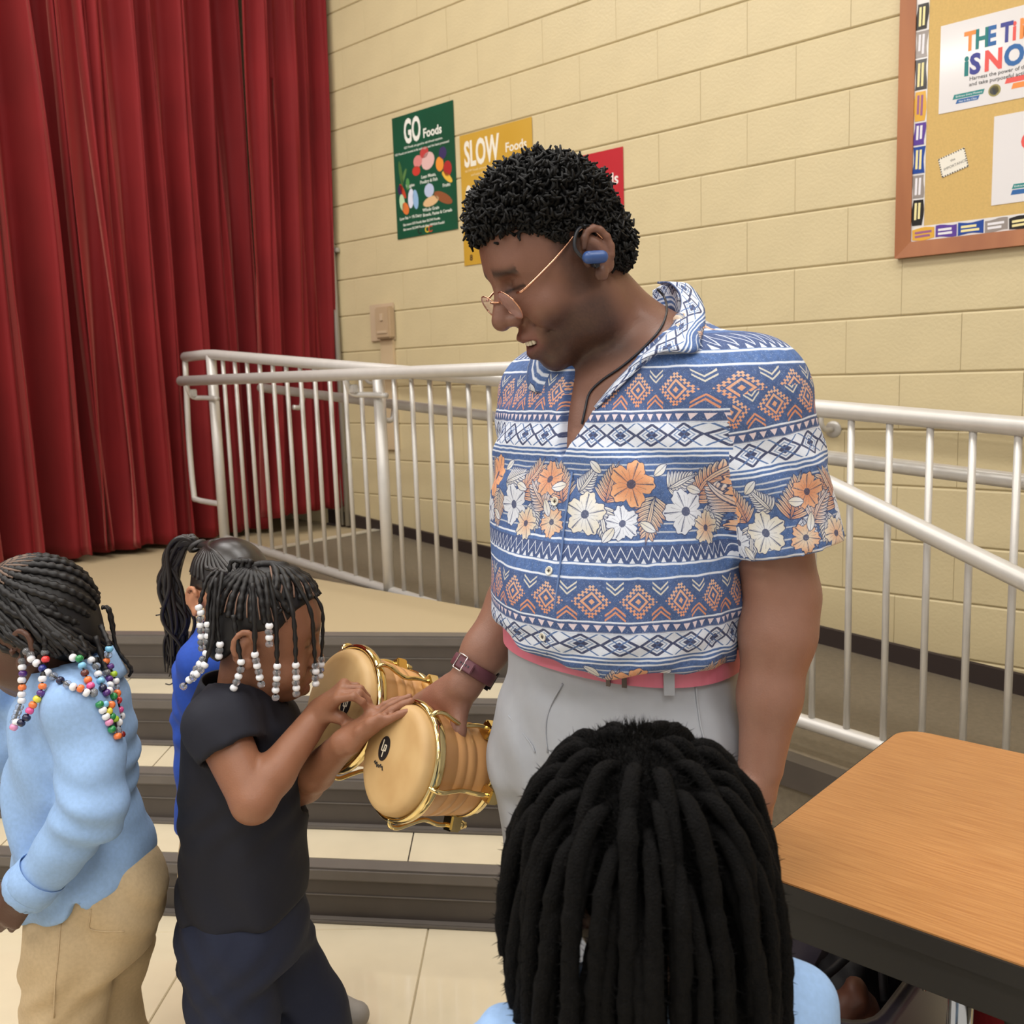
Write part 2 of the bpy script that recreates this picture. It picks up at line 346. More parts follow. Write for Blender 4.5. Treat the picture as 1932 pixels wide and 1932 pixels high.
# platform and stair handrail on the near side
B_ = W(0, 0, 0)
sr = empty('stair_handrail', W(-4.3, OA+.08, .61)); tag(sr, 'silver pipe handrail running level over the platform then sloping down the steps', 'handrail')
sbend = -1.87
pts = [W(-4.40, OA+.08, 1.490), W(-3, OA+.08, 1.487), W(sbend-.12, OA+.08, 1.484), W(sbend, OA+.08, 1.466), W(-1.084, OA+.08, 1.458-.313), W(-.605, OA+.08, 1.458-.515), W(-.25, OA+.08, 1.458-.665)]
tube('rail_pipe', pts, PR, sr, M_al, 14)
for s in (-4.241, -3.0):
    tube('rail_bracket', bez([W(s+.07, OA+.02, 1.40), W(s-.02, OA+.035, 1.405), W(s-.10, OA+.055, 1.41), W(s-.10, OA+.08, 1.45), W(s-.10, OA+.08, 1.475)], 4), .0115, sr, M_al, 8)
    obox('bracket_plate', W(s-.09, OA+.06, 1.43), U, N, (0, 0, 1), .022, .012, .018, sr, M_al, .004)
# wall handrail
wr = empty('wall_handrail', W(-3, .07, 1.3)); tag(wr, 'wall-mounted pipe handrail on round flanges seen behind the guard railing', 'handrail')
tube('rail_pipe', [W(-4.38, .075, rz(-4.38, .93)), W(S_END, .075, rz(S_END, .93))], .019, wr, M_al, 12)
for s in (-4.2, -2.9, -1.55, -.2):
    lathe('flange', [(.0, .012), (.016, .012), (.030, .008), (.034, .0)], W(s, .0, rz(s, .845)), -N, wr, M_al, 20)
    tube('bracket_arm', bez([W(s, .008, rz(s, .845)), W(s-.01, .05, rz(s, .846)), W(s-.015, .073, rz(s, .87)), W(s-.015, .075, rz(s, .915))], 4), .010, wr, M_al, 8)
# ================================================================== POSTERS, BOARD, SWITCH, TABLE
M_white = mat('print_white', (240, 238, 230), .5)
def flat(name, pts, parent, m, lift=0.0, th=.0008):            # thin sheet in the wall plane from (s, z) points
    n = len(pts); v = [W(s, lift+th, z) for s, z in pts] + [W(s, lift, z) for s, z in pts]
    f = [tuple(range(n)), tuple(reversed(range(n, 2*n)))] + [(i, n+i, n+(i+1) % n, (i+1) % n) for i in range(n)]
    o = mesh(name, v, f, parent, m); b = bmesh.new(); b.from_mesh(o.data); bmesh.ops.recalc_face_normals(b, faces=b.faces); b.to_mesh(o.data); b.free(); return o
def rect(s0, s1, z0, z1): return [(s0, z0), (s1, z0), (s1, z1), (s0, z1)]
def ell(s, z, a, b, rot=0, n=14, a0=0, a1=2*math.pi):
    return [(s+a*math.cos(t)*math.cos(rot)-b*math.sin(t)*math.sin(rot), z+a*math.cos(t)*math.sin(rot)+b*math.sin(t)*math.cos(rot)) for t in (a0+(a1-a0)*i/n for i in range(n))]
def inkmat(c, _c={}):
    if c not in _c: _c[c] = mat('ink', c, .45)
    return _c[c]
def poster(name, s0, z1, wd, ht, col, label, col2=None):
    m = mat(name, col, .28, col2=col2, nscale=2.2) if col2 else mat(name, col, .28)
    e = flat(name, rect(s0, s0+wd, z1-ht, z1), None, m, .0055, .001); tag(e, label, 'poster'); return e
PZ = .0068
def ink(nm, par, pts, c): return flat(nm, pts, par, inkmat(c), PZ, .0004)
def wtext(par, s, size, s_, z, c, bold=.0, sx=1.0): return text('lettering', s, size, W(s_, PZ, z), U, (0, 0, 1), par, inkmat(c), .0004, bold, sx=sx)
# GO Foods
s0, z1 = -3.966, 2.814; A = poster('food_poster', s0, z1, .457, .615, (28, 86, 62), 'dark green poster lettered GO Foods with drawings of healthy foods', (34, 74, 52))
wtext(A, 'GO', .165, s0+.088, z1-.140, (240, 238, 228), .005, .50); wtext(A, 'Foods', .062, s0+.232, z1-.138, (240, 238, 228), .0015, .9)
for z, a, b in ((.168, .085, .40), (.192, .012, .445)): wtext(A, 'GO Foods are good to eat almost anytime.' if a > .05 else 'GO Foods are lowest in fat and sugar and the least processed', .0165 if a > .05 else .0162, s0+a, z1-z, (222, 226, 214), .0002)
for (s, z, a, b, r_, c) in [(.05, .285, .012, .065, .15, (74, 112, 60)), (.075, .30, .01, .04, -.5, (92, 130, 74)), (.06, .375, .012, .045, .5, (200, 70, 44)), (.04, .365, .02, .026, 0, (66, 36, 76)), (.10, .345, .014, .03, 0, (90, 150, 84)),
    (.185, .245, .034, .03, .2, (222, 136, 132)), (.235, .21, .032, .027, .3, (196, 70, 66)), (.26, .255, .05, .042, .4, (228, 186, 180)), (.17, .29, .03, .024, 0, (206, 64, 52)),
    (.345, .285, .028, .036, .1, (238, 150, 58)), (.40, .315, .03, .038, 0, (176, 48, 46)), (.37, .235, .028, .03, 0, (62, 52, 96)), (.395, .355, .045, .016, -.7, (236, 186, 70)),
    (.05, .43, .02, .042, .1, (196, 222, 178)), (.075, .465, .024, .034, .5, (226, 122, 60)), (.12, .42, .022, .05, -.1, (226, 226, 240)), (.155, .43, .021, .05, .1, (150, 186, 222)),
    (.26, .40, .036, .034, 0, (190, 200, 226)), (.36, .45, .072, .024, -.45, (146, 86, 52)), (.27, .455, .06, .024, .15, (226, 186, 138))]:
    ink('food_print', A, ell(s0+s, z1-z, a, b, r_), c)
for t_, x, z, sz in [('Veggies', .085, .362, .022), ('Lean Meats,', .205, .335, .023), ('Poultry & Fish', .195, .36, .023), ('Fruits', .36, .40, .024), ('Low Fat + 1% Dairy', .025, .52, .021), ('Whole Grain', .205, .50, .023), ('Breads, Pastas & Cereals', .205, .524, .0215), ('Eat more GO Foods than SLOW Foods;', .05, .552, .0172), ('Eat more SLOW Foods than WHOA Foods!', .05, .576, .0172)]:
    wtext(A, t_, sz, s0+x, z1-z, (232, 234, 222), .0003)
for x, c in ((.16, (40, 40, 36)), (.215, (222, 190, 60)), (.24, (200, 80, 50))): wtext(A, 'C', .045, s0+x, z1-.605, c, .001)
# SLOW Foods
s0, z1 = -3.474, 2.636; A = poster('food_poster', s0, z1, .470, .622, (196, 150, 46), 'mustard yellow poster lettered SLOW Foods half hidden by the curly hair', (206, 164, 70))
wtext(A, 'SLOW', .165, s0+.028, z1-.150, (236, 230, 214), .005, .50); wtext(A, 'Foods', .060, s0+.300, z1-.128, (236, 230, 214), .001, .92)
wtext(A, 'SLOW Foods are sometimes foods, a little higher in fat', .0165, s0+.03, z1-.178, (226, 206, 160)); wtext(A, 'and sugar than GO Foods are', .0165, s0+.07, z1-.200, (226, 206, 160))
for (s, z, a, b, r_, c) in [(.05, .29, .022, .05, 0, (236, 226, 206)), (.065, .37, .05, .036, .2, (226, 206, 74)), (.20, .26, .06, .045, .3, (222, 120, 44)), (.26, .225, .02, .04, .3, (206, 110, 60)), (.30, .34, .05, .04, 0, (200, 150, 90)), (.07, .5, .03, .03, 0, (150, 90, 50))]: ink('food_print', A, ell(s0+s, z1-z, a, b, r_), c)
wtext(A, '8', .04, s0+.04, z1-.60, (70, 44, 30), .001)
# WHOA Foods
s0, z1 = -2.962, 2.415; A = poster('food_poster', s0, z1, .466, .6, (186, 44, 52), 'red food poster showing only its upper corner behind the curly hair')
wtext(A, 'WHOA', .14, s0+.03, z1-.15, (238, 232, 226), .003, .6); wtext(A, 'Foods', .07, s0+.285, z1-.148, (238, 232, 226), .001, .9)
# thermostat box and raceway
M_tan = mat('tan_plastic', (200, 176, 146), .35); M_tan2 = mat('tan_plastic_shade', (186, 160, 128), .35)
sw = empty('thermostat', W(-4.08, .0, 1.78)); tag(sw, 'tan plastic thermostat box with a clear guard on the block wall', 'thermostat')
obox('back_plate', W(-4.12, .010, 1.775), U, N, (0, 0, 1), .10, .006, .10, sw, M_tan, .004)
obox('cover', W(-4.075, .032, 1.77), U, N, (0, 0, 1), .060, .022, .085, sw, M_tan2, .008)
obox('dial', W(-4.075, .056, 1.80), U, N, (0, 0, 1), .012, .003, .02, sw, M_tan, .002)
obox('grille', W(-4.075, .056, 1.72), U, N, (0, 0, 1), .040, .003, .008, sw, M_tan, .002)
rw = obox('cable_raceway', W(-4.085, .010, 1.38), U, N, (0, 0, 1), .055, .010, .305, None, mat('raceway_paint', (206, 182, 146), .45), .004); tag(rw, 'cream-painted cable channel running down the wall below the thermostat', 'cable channel')
# ---------------- bulletin board
M_oak = mat('oak_frame', (176, 112, 66), .4, col2=(150, 88, 50), nscale=9, stretch=(1, 1, .2))
M_cork = mat('tan_board_cloth', (206, 172, 106), .85, noise=.05, nscale=140)
bd = empty('bulletin_board', W(-1.3, .0, 1.83)); tag(bd, 'oak-framed tan bulletin board hung high on the block wall', 'bulletin board')
bs0, bs1, bz0, bz1 = -1.322, .55, 1.824, 3.02
obox('board_panel', W((bs0+bs1)/2, .012, (bz0+bz1)/2), U, N, (0, 0, 1), (bs1-bs0)/2-.02, .006, (bz1-bz0)/2-.02, bd, M_cork)
def framebar(nm, a, b, c, d_):
    v = [W(a[0], .004, a[1]), W(b[0], .004, b[1]), W(c[0], .004, c[1]), W(d_[0], .004, d_[1]), W(a[0], .032, a[1]), W(b[0], .032, b[1]), W(c[0], .026, c[1]), W(d_[0], .026, d_[1])]
    o = mesh(nm, v, [(4, 5, 6, 7), (3, 2, 1, 0), (0, 1, 5, 4), (1, 2, 6, 5), (2, 3, 7, 6), (3, 0, 4, 7)], bd, M_oak); b_ = bmesh.new(); b_.from_mesh(o.data); bmesh.ops.recalc_face_normals(b_, faces=b_.faces); b_.to_mesh(o.data); b_.free()
fw_ = .052
framebar('frame_bar', (bs0, bz0), (bs0, bz1), (bs0+fw_, bz1-fw_), (bs0+fw_, bz0+fw_)); framebar('frame_bar', (bs0, bz0), (bs1, bz0), (bs1-fw_, bz0+fw_), (bs0+fw_, bz0+fw_))
framebar('frame_bar', (bs0, bz1), (bs1, bz1), (bs1-fw_, bz1-fw_), (bs0+fw_, bz1-fw_)); framebar('frame_bar', (bs1, bz0), (bs1, bz1), (bs1-fw_, bz1-fw_), (bs1-fw_, bz0+fw_))
# wrapper-printed border strip
bt = empty('border_trim', W(-1.25, .02, 2.2)); tag(bt, 'glossy border strip printed like candy wrappers inside the oak frame', 'border trim')
M_gl = mat('border_gloss', (226, 222, 220), .12)
Y_, P_, B__, K_, G_ = (222, 170, 62), (92, 62, 150), (34, 70, 150), (34, 28, 26), (150, 140, 134)
def strip_pc(sa_, za_, sb_, zb_, hw, c, c2, k):
    d_ = Vector((sb_-sa_, zb_-za_)); d_.normalize(); p = Vector((-d_.y, d_.x)); rg = random.Random(k)
    wv = [hw*(1+.15*math.sin(k*1.7+j)) for j in range(6)]
    q = [Vector((sa_, za_))+d_*((Vector((sb_-sa_, zb_-za_)).length)*j/5) for j in range(6)]
    pts = [tuple(q[j]+p*wv[j]) for j in range(6)] + [tuple(q[j]-p*wv[5-j]) for j in reversed(range(6))]
    o = flat('wrapper', pts, bt, mat('wrapper', c, .14), .0195, .0012)
    L = (q[5]-q[0]).length
    for r_ in (-.38, .28):
        a = q[0]+d_*L*.12+p*hw*r_; b = q[0]+d_*L*rg.uniform(.72, .9)+p*hw*r_
        flat('wrapper_print', [tuple(a-p*hw*.2), tuple(b-p*hw*.2), tuple(b+p*hw*.2), tuple(a+p*hw*.2)], o, inkmat(c2), .0208, .0003)
C_ = (236, 222, 160); Wt = (230, 226, 230)
zs = [2.655, 2.568, 2.478, 2.374, 2.272, 2.194, 2.100, 2.018, 1.926]
seq = [(K_, C_), (G_, Wt), (K_, C_), (Y_, (150, 90, 130)), (P_, Wt), (B__, C_), (G_, Wt), (K_, C_)]
flat('border_backing', rect(-1.270, -1.228, 1.876, 2.97), bt, M_gl, .0185, .001)
flat('border_backing', rect(-1.228, .49, 1.876, 1.925), bt, M_gl, .0185, .001)
for k in range(8): strip_pc(-1.249, zs[k]-.003, -1.251, zs[k+1]+.003, .0185, *seq[k], k)
for k in range(3): strip_pc(-1.249, 2.96-k*.1, -1.249, 2.87-k*.1, .0185, *seq[(k+3) % 8], k+20)
ss = [-1.268, -1.190, -1.117, -1.032, -.958, -.88, -.80, -.72, -.64]; sq2 = [(Y_, (150, 90, 130)), (P_, Wt), (B__, C_), (G_, Wt), (K_, C_), (Y_, (150, 90, 130)), (P_, Wt), (B__, C_)]
for k in range(8): strip_pc(ss[k]+.002, 1.898+.002*math.sin(k), ss[k+1]-.002, 1.900, .0195, *sq2[k], k+40)
# papers on the board
BZ = .0185
def paper(name, pts, label, catg, m=None):
    o = flat(name, pts, None, m or mat('glossy_paper', (226, 222, 222), .1), BZ, .0012); tag(o, label, catg); return o
def bt_text(par, s, size, s_, z, c, bold=.0, sx=1.0, sh=0): return text('lettering', s, size, W(s_, BZ+.0015, z), U, (0, 0, 1), par, inkmat(c), .0004, bold, sx=sx, shear=sh)
def bink(par, pts, c, nm='print_patch'): return flat(nm, pts, par, inkmat(c), BZ+.0012, .0004)
pp = paper('paper_sign', rect(-1.189, -.76, 2.285, 2.565), 'glossy white sign with colourful lettering pinned on the bulletin board', 'sign')
z_ = 2.468; TE, OR, BL_, RE_, PU = (24, 120, 118), (236, 140, 62), (36, 96, 160), (226, 84, 76), (56, 60, 140)
for ch, s, c in (('T', -1.113, OR), ('H', -1.080, TE), ('E', -1.045, BL_), ('T', -1.002, PU), ('i', -.968, RE_), ('M', -.948, OR), ('E', -.90, TE)): bt_text(pp, ch, .082, s, z_, c, .003, .72)
for ch, s, c in (('i', -1.112, TE), ('S', -1.094, PU), ('N', -1.050, RE_), ('O', -.990, BL_), ('W', -.925, OR)): bt_text(pp, ch, .086, s, 2.392, c, .0035, .85)
bt_text(pp, 'Harness the power of this moment', .017, -1.094, 2.372, (60, 58, 60), .0001); bt_text(pp, 'and take purposeful action.', .017, -1.094, 2.354, (60, 58, 60), .0001)
bink(pp, [(-1.145, 2.322), (-1.05, 2.322), (-1.045, 2.337), (-1.14, 2.337)], (30, 130, 128)); bink(pp, [(-1.135, 2.307), (-1.065, 2.307), (-1.06, 2.320), (-1.13, 2.320)], (36, 96, 160))
bt_text(pp, 'Embrace Every Moment', .0085, -1.135, 2.327, (235, 240, 240)); bt_text(pp, 'Not in the Class', .0085, -1.125, 2.310, (235, 240, 240))
bink(pp, ell(-1.015, 2.325, .019, .019, n=20), (150, 140, 84)); bink(pp, ell(-1.015, 2.325, .0145, .0145, n=20), (36, 70, 130)).location = (0, 0, 0)
bink(pp, [(-.985, 2.338), (-.80, 2.338), (-.80, 2.354), (-.98, 2.354)], (226, 84, 76)); bink(pp, [(-.965, 2.318), (-.82, 2.318), (-.82, 2.335), (-.96, 2.335)], OR)
p2 = paper('paper_sign', rect(-1.013, -.58, 1.963, 2.243), 'blank white glossy sheet pinned below the lettered sign', 'sign')
bink(p2, [(-.952, 2.006), (-.82, 2.006), (-.815, 2.021), (-.947, 2.021)], (30, 130, 128)); bink(p2, [(-.955, 1.988), (-.84, 1.988), (-.835, 2.003), (-.95, 2.003)], (36, 96, 160))
bt_text(p2, 'Embrace Every Moment', .0085, -.945, 2.011, (235, 240, 240)); bink(p2, ell(-.90, 2.15, .03, .03), RE_)
cd_ = paper('name_card', [(-1.172, 2.076), (-1.087, 2.100), (-1.103, 2.163), (-1.187, 2.139)], 'small white card with dotted edge tilted on the tan board', 'card', mat('card', (232, 226, 212), .5))
a = Vector((-1.172, 2.076)); ex = Vector((.085, .024)); ey = Vector((-.015, .063))
for k in range(11):
    for (o_, e_, f_) in ((a, ex, ey), (a+ey*.94, ex, ey)):
        q = o_+e_*(k/11+.02); bink(cd_, [tuple(q), tuple(q+e_*.045), tuple(q+e_*.045+f_*.06), tuple(q+f_*.06)], (60, 56, 52), 'dot_print')
for k in range(8):
    for o_ in (a, a+ex*.955):
        q = o_+ey*(k/8+.03); bink(cd_, [tuple(q), tuple(q+ex*.045), tuple(q+ex*.045+ey*.06), tuple(q+ey*.06)], (60, 56, 52), 'dot_print')
for z, t_ in ((.60, 'the'), (.30, 'IMPORTANCE')):
    q = a+ey*z+ex*(.42 if t_ == 'the' else .12); text('lettering', t_, .012, W(q.x, BZ+.0015, q.y), (U*ex.x+Vector((0, 0, ex.y))), (U*ey.x+Vector((0, 0, ey.y))), cd_, inkmat((120, 116, 112)), .0003)
# ---------------- cafeteria table
M_top = mat('oak_laminate', (188, 134, 78), .32, col2=(166, 110, 58), nscale=16, stretch=(1, 1, 1)); 
def grain(m, ang):
    for nd in m.node_tree.nodes:
        if nd.type == 'MAPPING': nd.inputs['Rotation'].default_value = (0, 0, -ang); nd.vector_type = 'TEXTURE'; nd.inputs['Scale'].default_value = (1.3, .06, .06); nd.inputs['Rotation'].default_value = (0, 0, ang)
grain(M_top, AW)
M_blk = mat('black_edge_rubber', (22, 20, 19), .5); M_chr = mat('chrome_leg', (206, 204, 200), .12, metal=1)
tb_ = empty('cafeteria_table', W(0, 2.0, 0)); tag(tb_, 'wood-grain cafeteria table with rounded corners, black edge and chrome legs', 'table')
TZ = .742; ts0, ts1, to0, to1, rr = -.672, 1.35, 1.655, 2.345, .055
def rrect(e):
    o = []
    for cs, cof, a0 in ((ts1-rr, to1-rr, 0), (ts0+rr, to1-rr, 90), (ts0+rr, to0+rr, 180), (ts1-rr, to0+rr, 270)):
        for k in range(8):
            an = R(a0+k*90/7); o.append(W(cs+(rr+e)*math.cos(an), cof+(rr+e)*math.sin(an), 0))
    return list(reversed(o))
prism('table_top', rrect(-.004), TZ-.02, TZ, tb_, M_top)
prism('table_edge', rrect(.0), TZ-.030, TZ-.0025, tb_, M_blk)
ap = .02
for (a, b) in (((ts0+.03, to1-ap), (ts1, to1-ap)), ((ts0+.03, to0+ap), (ts1, to0+ap)), ((ts0+ap, to0+.04), (ts0+ap, to1-.04))):
    pa, pb = W(*a, TZ-.058), W(*b, TZ-.058); dv = (pb-pa); obox('apron', (pa+pb)/2, dv, Vector((0, 0, 1)).cross(dv), (0, 0, 1), dv.length/2, .010, .030, tb_, M_blk, .004)
for s in (-.386, 1.0):
    for o_ in (1.69, 2.20):
        tube('leg', [W(s, o_, .0), W(s, o_, TZ-.03)], .0175, tb_, M_chr, 14)
obox('cross_bar', W(-.386, 2.0, .30), N, U, (0, 0, 1), .2, .012, .012, tb_, M_chr, .004)
# ================================================================== FIGURES: smooth solid fields turned into one continuous skin
def smin(a, b, k):
    if k <= 0: return np.minimum(a, b)
    h = np.maximum(k-np.abs(a-b), 0)/k; return np.minimum(a, b)-h*h*k*.25
def smax(a, b, k): return -smin(-a, -b, k)
class Field:
    def __init__(s): s.ops = []; s.T(np.eye(3), np.zeros(3), 1)
    def T(s, Rm, t, sc): s.R = np.array(Rm, float); s.t = np.array(t, float); s.sc = sc; return s
    def P(s, p): return s.R @ (np.array(p, float)*s.sc) + s.t
    def add(s, fn, lo, hi, k, op): s.ops.append((fn, np.array(lo), np.array(hi), k, op)); return s
    def cap(s, a, b, ra, rb=None, k=.02, op='u', flat=None):
        rb = ra if rb is None else rb; a = s.P(a); b = s.P(b); ra *= s.sc; rb *= s.sc; ab = b-a; L2 = max(ab@ab, 1e-12); m = max(ra, rb)
        def fn(X, Y, Z):
            t = np.clip(((X-a[0])*ab[0]+(Y-a[1])*ab[1]+(Z-a[2])*ab[2])/L2, 0, 1)
            return np.sqrt((X-a[0]-t*ab[0])**2+(Y-a[1]-t*ab[1])**2+(Z-a[2]-t*ab[2])**2)-(ra+(rb-ra)*t)
        return s.add(fn, np.minimum(a, b)-m, np.maximum(a, b)+m, k, op)
    def chain(s, pts, rad, k=.02, op='u'):
        for i in range(len(pts)-1): s.cap(pts[i], pts[i+1], rad[i], rad[i+1], k, op)
        return s
    def ell(s, c, r_, k=.02, op='u', rot=None):
        c = s.P(c); Q = s.R if rot is None else s.R @ np.array(rot, float); r_ = np.array(r_, float)*s.sc; m = r_.max()
        def fn(X, Y, Z):
            x, y, z = X-c[0], Y-c[1], Z-c[2]
            p = (x*Q[0, 0]+y*Q[1, 0]+z*Q[2, 0])/r_[0]; q = (x*Q[0, 1]+y*Q[1, 1]+z*Q[2, 1])/r_[1]; w_ = (x*Q[0, 2]+y*Q[1, 2]+z*Q[2, 2])/r_[2]
            k0 = np.sqrt(p*p+q*q+w_*w_); k1 = np.sqrt((p/r_[0])**2+(q/r_[1])**2+(w_/r_[2])**2)+1e-9
            return k0*(k0-1)/k1
        return s.add(fn, c-m, c+m, k, op)
    def loft(s, rings, la, fa, k=.02, op='u', pw=2.2, zpad=0):
        """rings: (centre, half lateral, half forward) sorted by z"""
        rings = sorted(rings, key=lambda q: q[0][2]); zz = np.array([q[0][2] for q in rings]); C = np.array([[q[0][0], q[0][1]] for q in rings]); A = np.array([q[1] for q in rings]); B = np.array([q[2] for q in rings])
        la = np.array(la, float)[:2]; fa = np.array(fa, float)[:2]; z0, z1 = zz[0], zz[-1]; m = max(A.max(), B.max())
        # smooth (monotone-ish) interpolation table
        zt = np.linspace(z0, z1, 200)
        def itp(v):
            y = np.interp(zt, zz, v); kk = np.hanning(25); kk /= kk.sum(); yp = np.concatenate([np.full(12, y[0]), y, np.full(12, y[-1])]); return np.convolve(yp, kk, 'valid')
        cx, cy, ta_, tb2 = itp(C[:, 0]), itp(C[:, 1]), itp(A), itp(B)
        def fn(X, Y, Z):
            z = np.clip(Z, z0, z1).ravel(); gx = np.interp(z, zt, cx).reshape(Z.shape); gy = np.interp(z, zt, cy).reshape(Z.shape); ga = np.interp(z, zt, ta_).reshape(Z.shape); gb = np.interp(z, zt, tb2).reshape(Z.shape)
            x, y = X-gx, Y-gy; l = np.abs(x*la[0]+y*la[1])/ga; f = np.abs(x*fa[0]+y*fa[1])/gb
            d = ((l**pw+f**pw)**(1/pw)-1)*np.minimum(ga, gb)
            return smax(d, np.maximum(z0-Z, Z-z1), .02)
        lo = np.array([C[:, 0].min()-m, C[:, 1].min()-m, z0]); hi = np.array([C[:, 0].max()+m, C[:, 1].max()+m, z1])
        return s.add(fn, lo, hi, k, op)
    def bounds(s):
        u_ = [o for o in s.ops if o[4] == 'u']; return np.min([o[1] for o in u_], 0), np.max([o[2] for o in u_], 0)
    def grid(s, vox, lo=None, hi=None):
        a, b = s.bounds(); lo = a-2.5*vox if lo is None else np.maximum(np.array(lo), a-2.5*vox); hi = b+2.5*vox if hi is None else np.minimum(np.array(hi), b+2.5*vox)
        n = np.ceil((hi-lo)/vox).astype(int)+1; xs, ys, zs = [(lo[i]+vox*np.arange(n[i])).astype(np.float32) for i in range(3)]
        D = np.full(n, .5, np.float32)
        for fn, l, h, k, op in s.ops:
            pad = k+.012+2*vox; sl = []
            for ax, v in enumerate((xs, ys, zs)):
                i0 = np.searchsorted(v, l[ax]-pad); i1 = np.searchsorted(v, h[ax]+pad); sl.append(slice(i0, i1))
            if any(q.stop <= q.start for q in sl): continue
            X = xs[sl[0]][:, None, None]; Y = ys[sl[1]][None, :, None]; Z = zs[sl[2]][None, None, :]; sl = tuple(sl)
            if op == 'f': D[sl] = fn(X, Y, Z, D[sl]); continue
            d = fn(X, Y, Z)
            D[sl] = smin(D[sl], d, k) if op == 'u' else smax(D[sl], -d, k) if op == 's' else smax(D[sl], d, k)
        return D, lo, vox
    def nets(s, vox, lo=None, hi=None):
        D, o, vox = s.grid(vox, lo, hi); return surface(D, o, vox)
def surface(D, o, vox):
    S = D < 0; n = np.array(D.shape)
    c = [S[dx:n[0]-1+dx, dy:n[1]-1+dy, dz:n[2]-1+dz] for dx in (0, 1) for dy in (0, 1) for dz in (0, 1)]
    al = c[0].copy(); an = c[0].copy()
    for q in c[1:]: al &= q; an |= q
    act = an & ~al; I = np.argwhere(act); idx = np.full(act.shape, -1, np.int32); idx[act] = np.arange(len(I), dtype=np.int32)
    cor = np.array([(dx, dy, dz) for dx in (0, 1) for dy in (0, 1) for dz in (0, 1)])
    val = np.stack([D[I[:, 0]+q[0], I[:, 1]+q[1], I[:, 2]+q[2]] for q in cor], 1)
    acc = np.zeros((len(I), 3), np.float32); cnt = np.zeros(len(I), np.float32)
    for a in range(8):
        for b in range(a+1, 8):
            if np.abs(cor[a]-cor[b]).sum() != 1: continue
            m = (val[:, a] < 0) != (val[:, b] < 0); t = val[m, a]/(val[m, a]-val[m, b])
            acc[m] += cor[a]+t[:, None]*(cor[b]-cor[a]); cnt[m] += 1
    V = o + (I+acc/cnt[:, None])*vox; F = []
    for ax in range(3):
        b, c_ = (ax+1) % 3, (ax+2) % 3
        s0 = [slice(None)]*3; s1 = [slice(None)]*3; s0[ax] = slice(0, -1); s1[ax] = slice(1, None)
        A, B = S[tuple(s0)], S[tuple(s1)]; E = np.argwhere(A != B); E = E[(E[:, b] > 0) & (E[:, c_] > 0) & (E[:, b] < n[b]-1) & (E[:, c_] < n[c_]-1)]
        if not len(E): continue
        inside = A[tuple(E.T)]
        def at_(db, dc): q = E.copy(); q[:, b] += db; q[:, c_] += dc; return idx[tuple(q.T)]
        q = np.stack([at_(-1, -1), at_(0, -1), at_(0, 0), at_(-1, 0)], 1); q[~inside] = q[~inside][:, ::-1]; F.append(q)
    F = np.concatenate(F) if F else np.zeros((0, 4), int); F = F[(F >= 0).all(1)]
    return V, F
def join_vf(*vf):
    V = np.concatenate([v for v, f in vf]); o = np.cumsum([0]+[len(v) for v, f in vf]); return V, np.concatenate([f+o[i] for i, (v, f) in enumerate(vf)])
def relax(V, F, n=1, lam=.5):
    e = np.concatenate([F[:, [0, 1]], F[:, [1, 2]], F[:, [2, 3]], F[:, [3, 0]]])
    for _ in range(n):
        s_ = np.zeros_like(V); c = np.zeros(len(V)); np.add.at(s_, e[:, 0], V[e[:, 1]]); np.add.at(c, e[:, 0], 1); np.add.at(s_, e[:, 1], V[e[:, 0]]); np.add.at(c, e[:, 1], 1)
        ok = c > 0; V = V.copy(); V[ok] += lam*(s_[ok]/c[ok][:, None]-V[ok])
    return V
def fmesh(name, V, F, parent, m, col=None, uv=None, mats=None, midx=None):
    me = bpy.data.meshes.new(name); nv, nf = len(V), len(F); kf = F.shape[1]
    me.vertices.add(nv); me.vertices.foreach_set('co', np.ascontiguousarray(V, np.float32).ravel()); me.loops.add(nf*kf); me.loops.foreach_set('vertex_index', np.ascontiguousarray(F, np.int32).ravel())
    me.polygons.add(nf); me.polygons.foreach_set('loop_start', np.arange(0, nf*kf, kf, dtype=np.int32)); me.polygons.foreach_set('loop_total', np.full(nf, kf, np.int32))
    me.polygons.foreach_set('use_smooth', np.ones(nf, bool)); me.update(calc_edges=True)
    if col is not None:
        a = me.color_attributes.new('tint', 'FLOAT_COLOR', 'POINT'); q = np.ones((nv, 4), np.float32); q[:, :3] = col; a.data.foreach_set('color', q.ravel())
    if uv is not None:
        u_ = me.uv_layers.new(name='UVMap'); u_.data.foreach_set('uv', np.ascontiguousarray(uv[F.ravel()] if len(uv) == nv else uv, np.float32).ravel())
    for mm in (mats or [m]): me.materials.append(mm)
    if midx is not None: me.polygons.foreach_set('material_index', midx.astype(np.int32))
    return link(name, me, parent)
def frame(fwd, pitch=0, roll=0):
    """columns right, forward, up of a head looking along horizontal fwd, pitched down"""
    f = Vector((fwd[0], fwd[1], 0)).normalized(); fo = f*math.cos(pitch)-Vector((0, 0, 1))*math.sin(pitch); up = f*math.sin(pitch)+Vector((0, 0, 1))*math.cos(pitch); r_ = fo.cross(up)
    if roll: r_, up = r_*math.cos(roll)+up*math.sin(roll), up*math.cos(roll)-r_*math.sin(roll)
    return np.array([[r_[i], fo[i], up[i]] for i in range(3)])
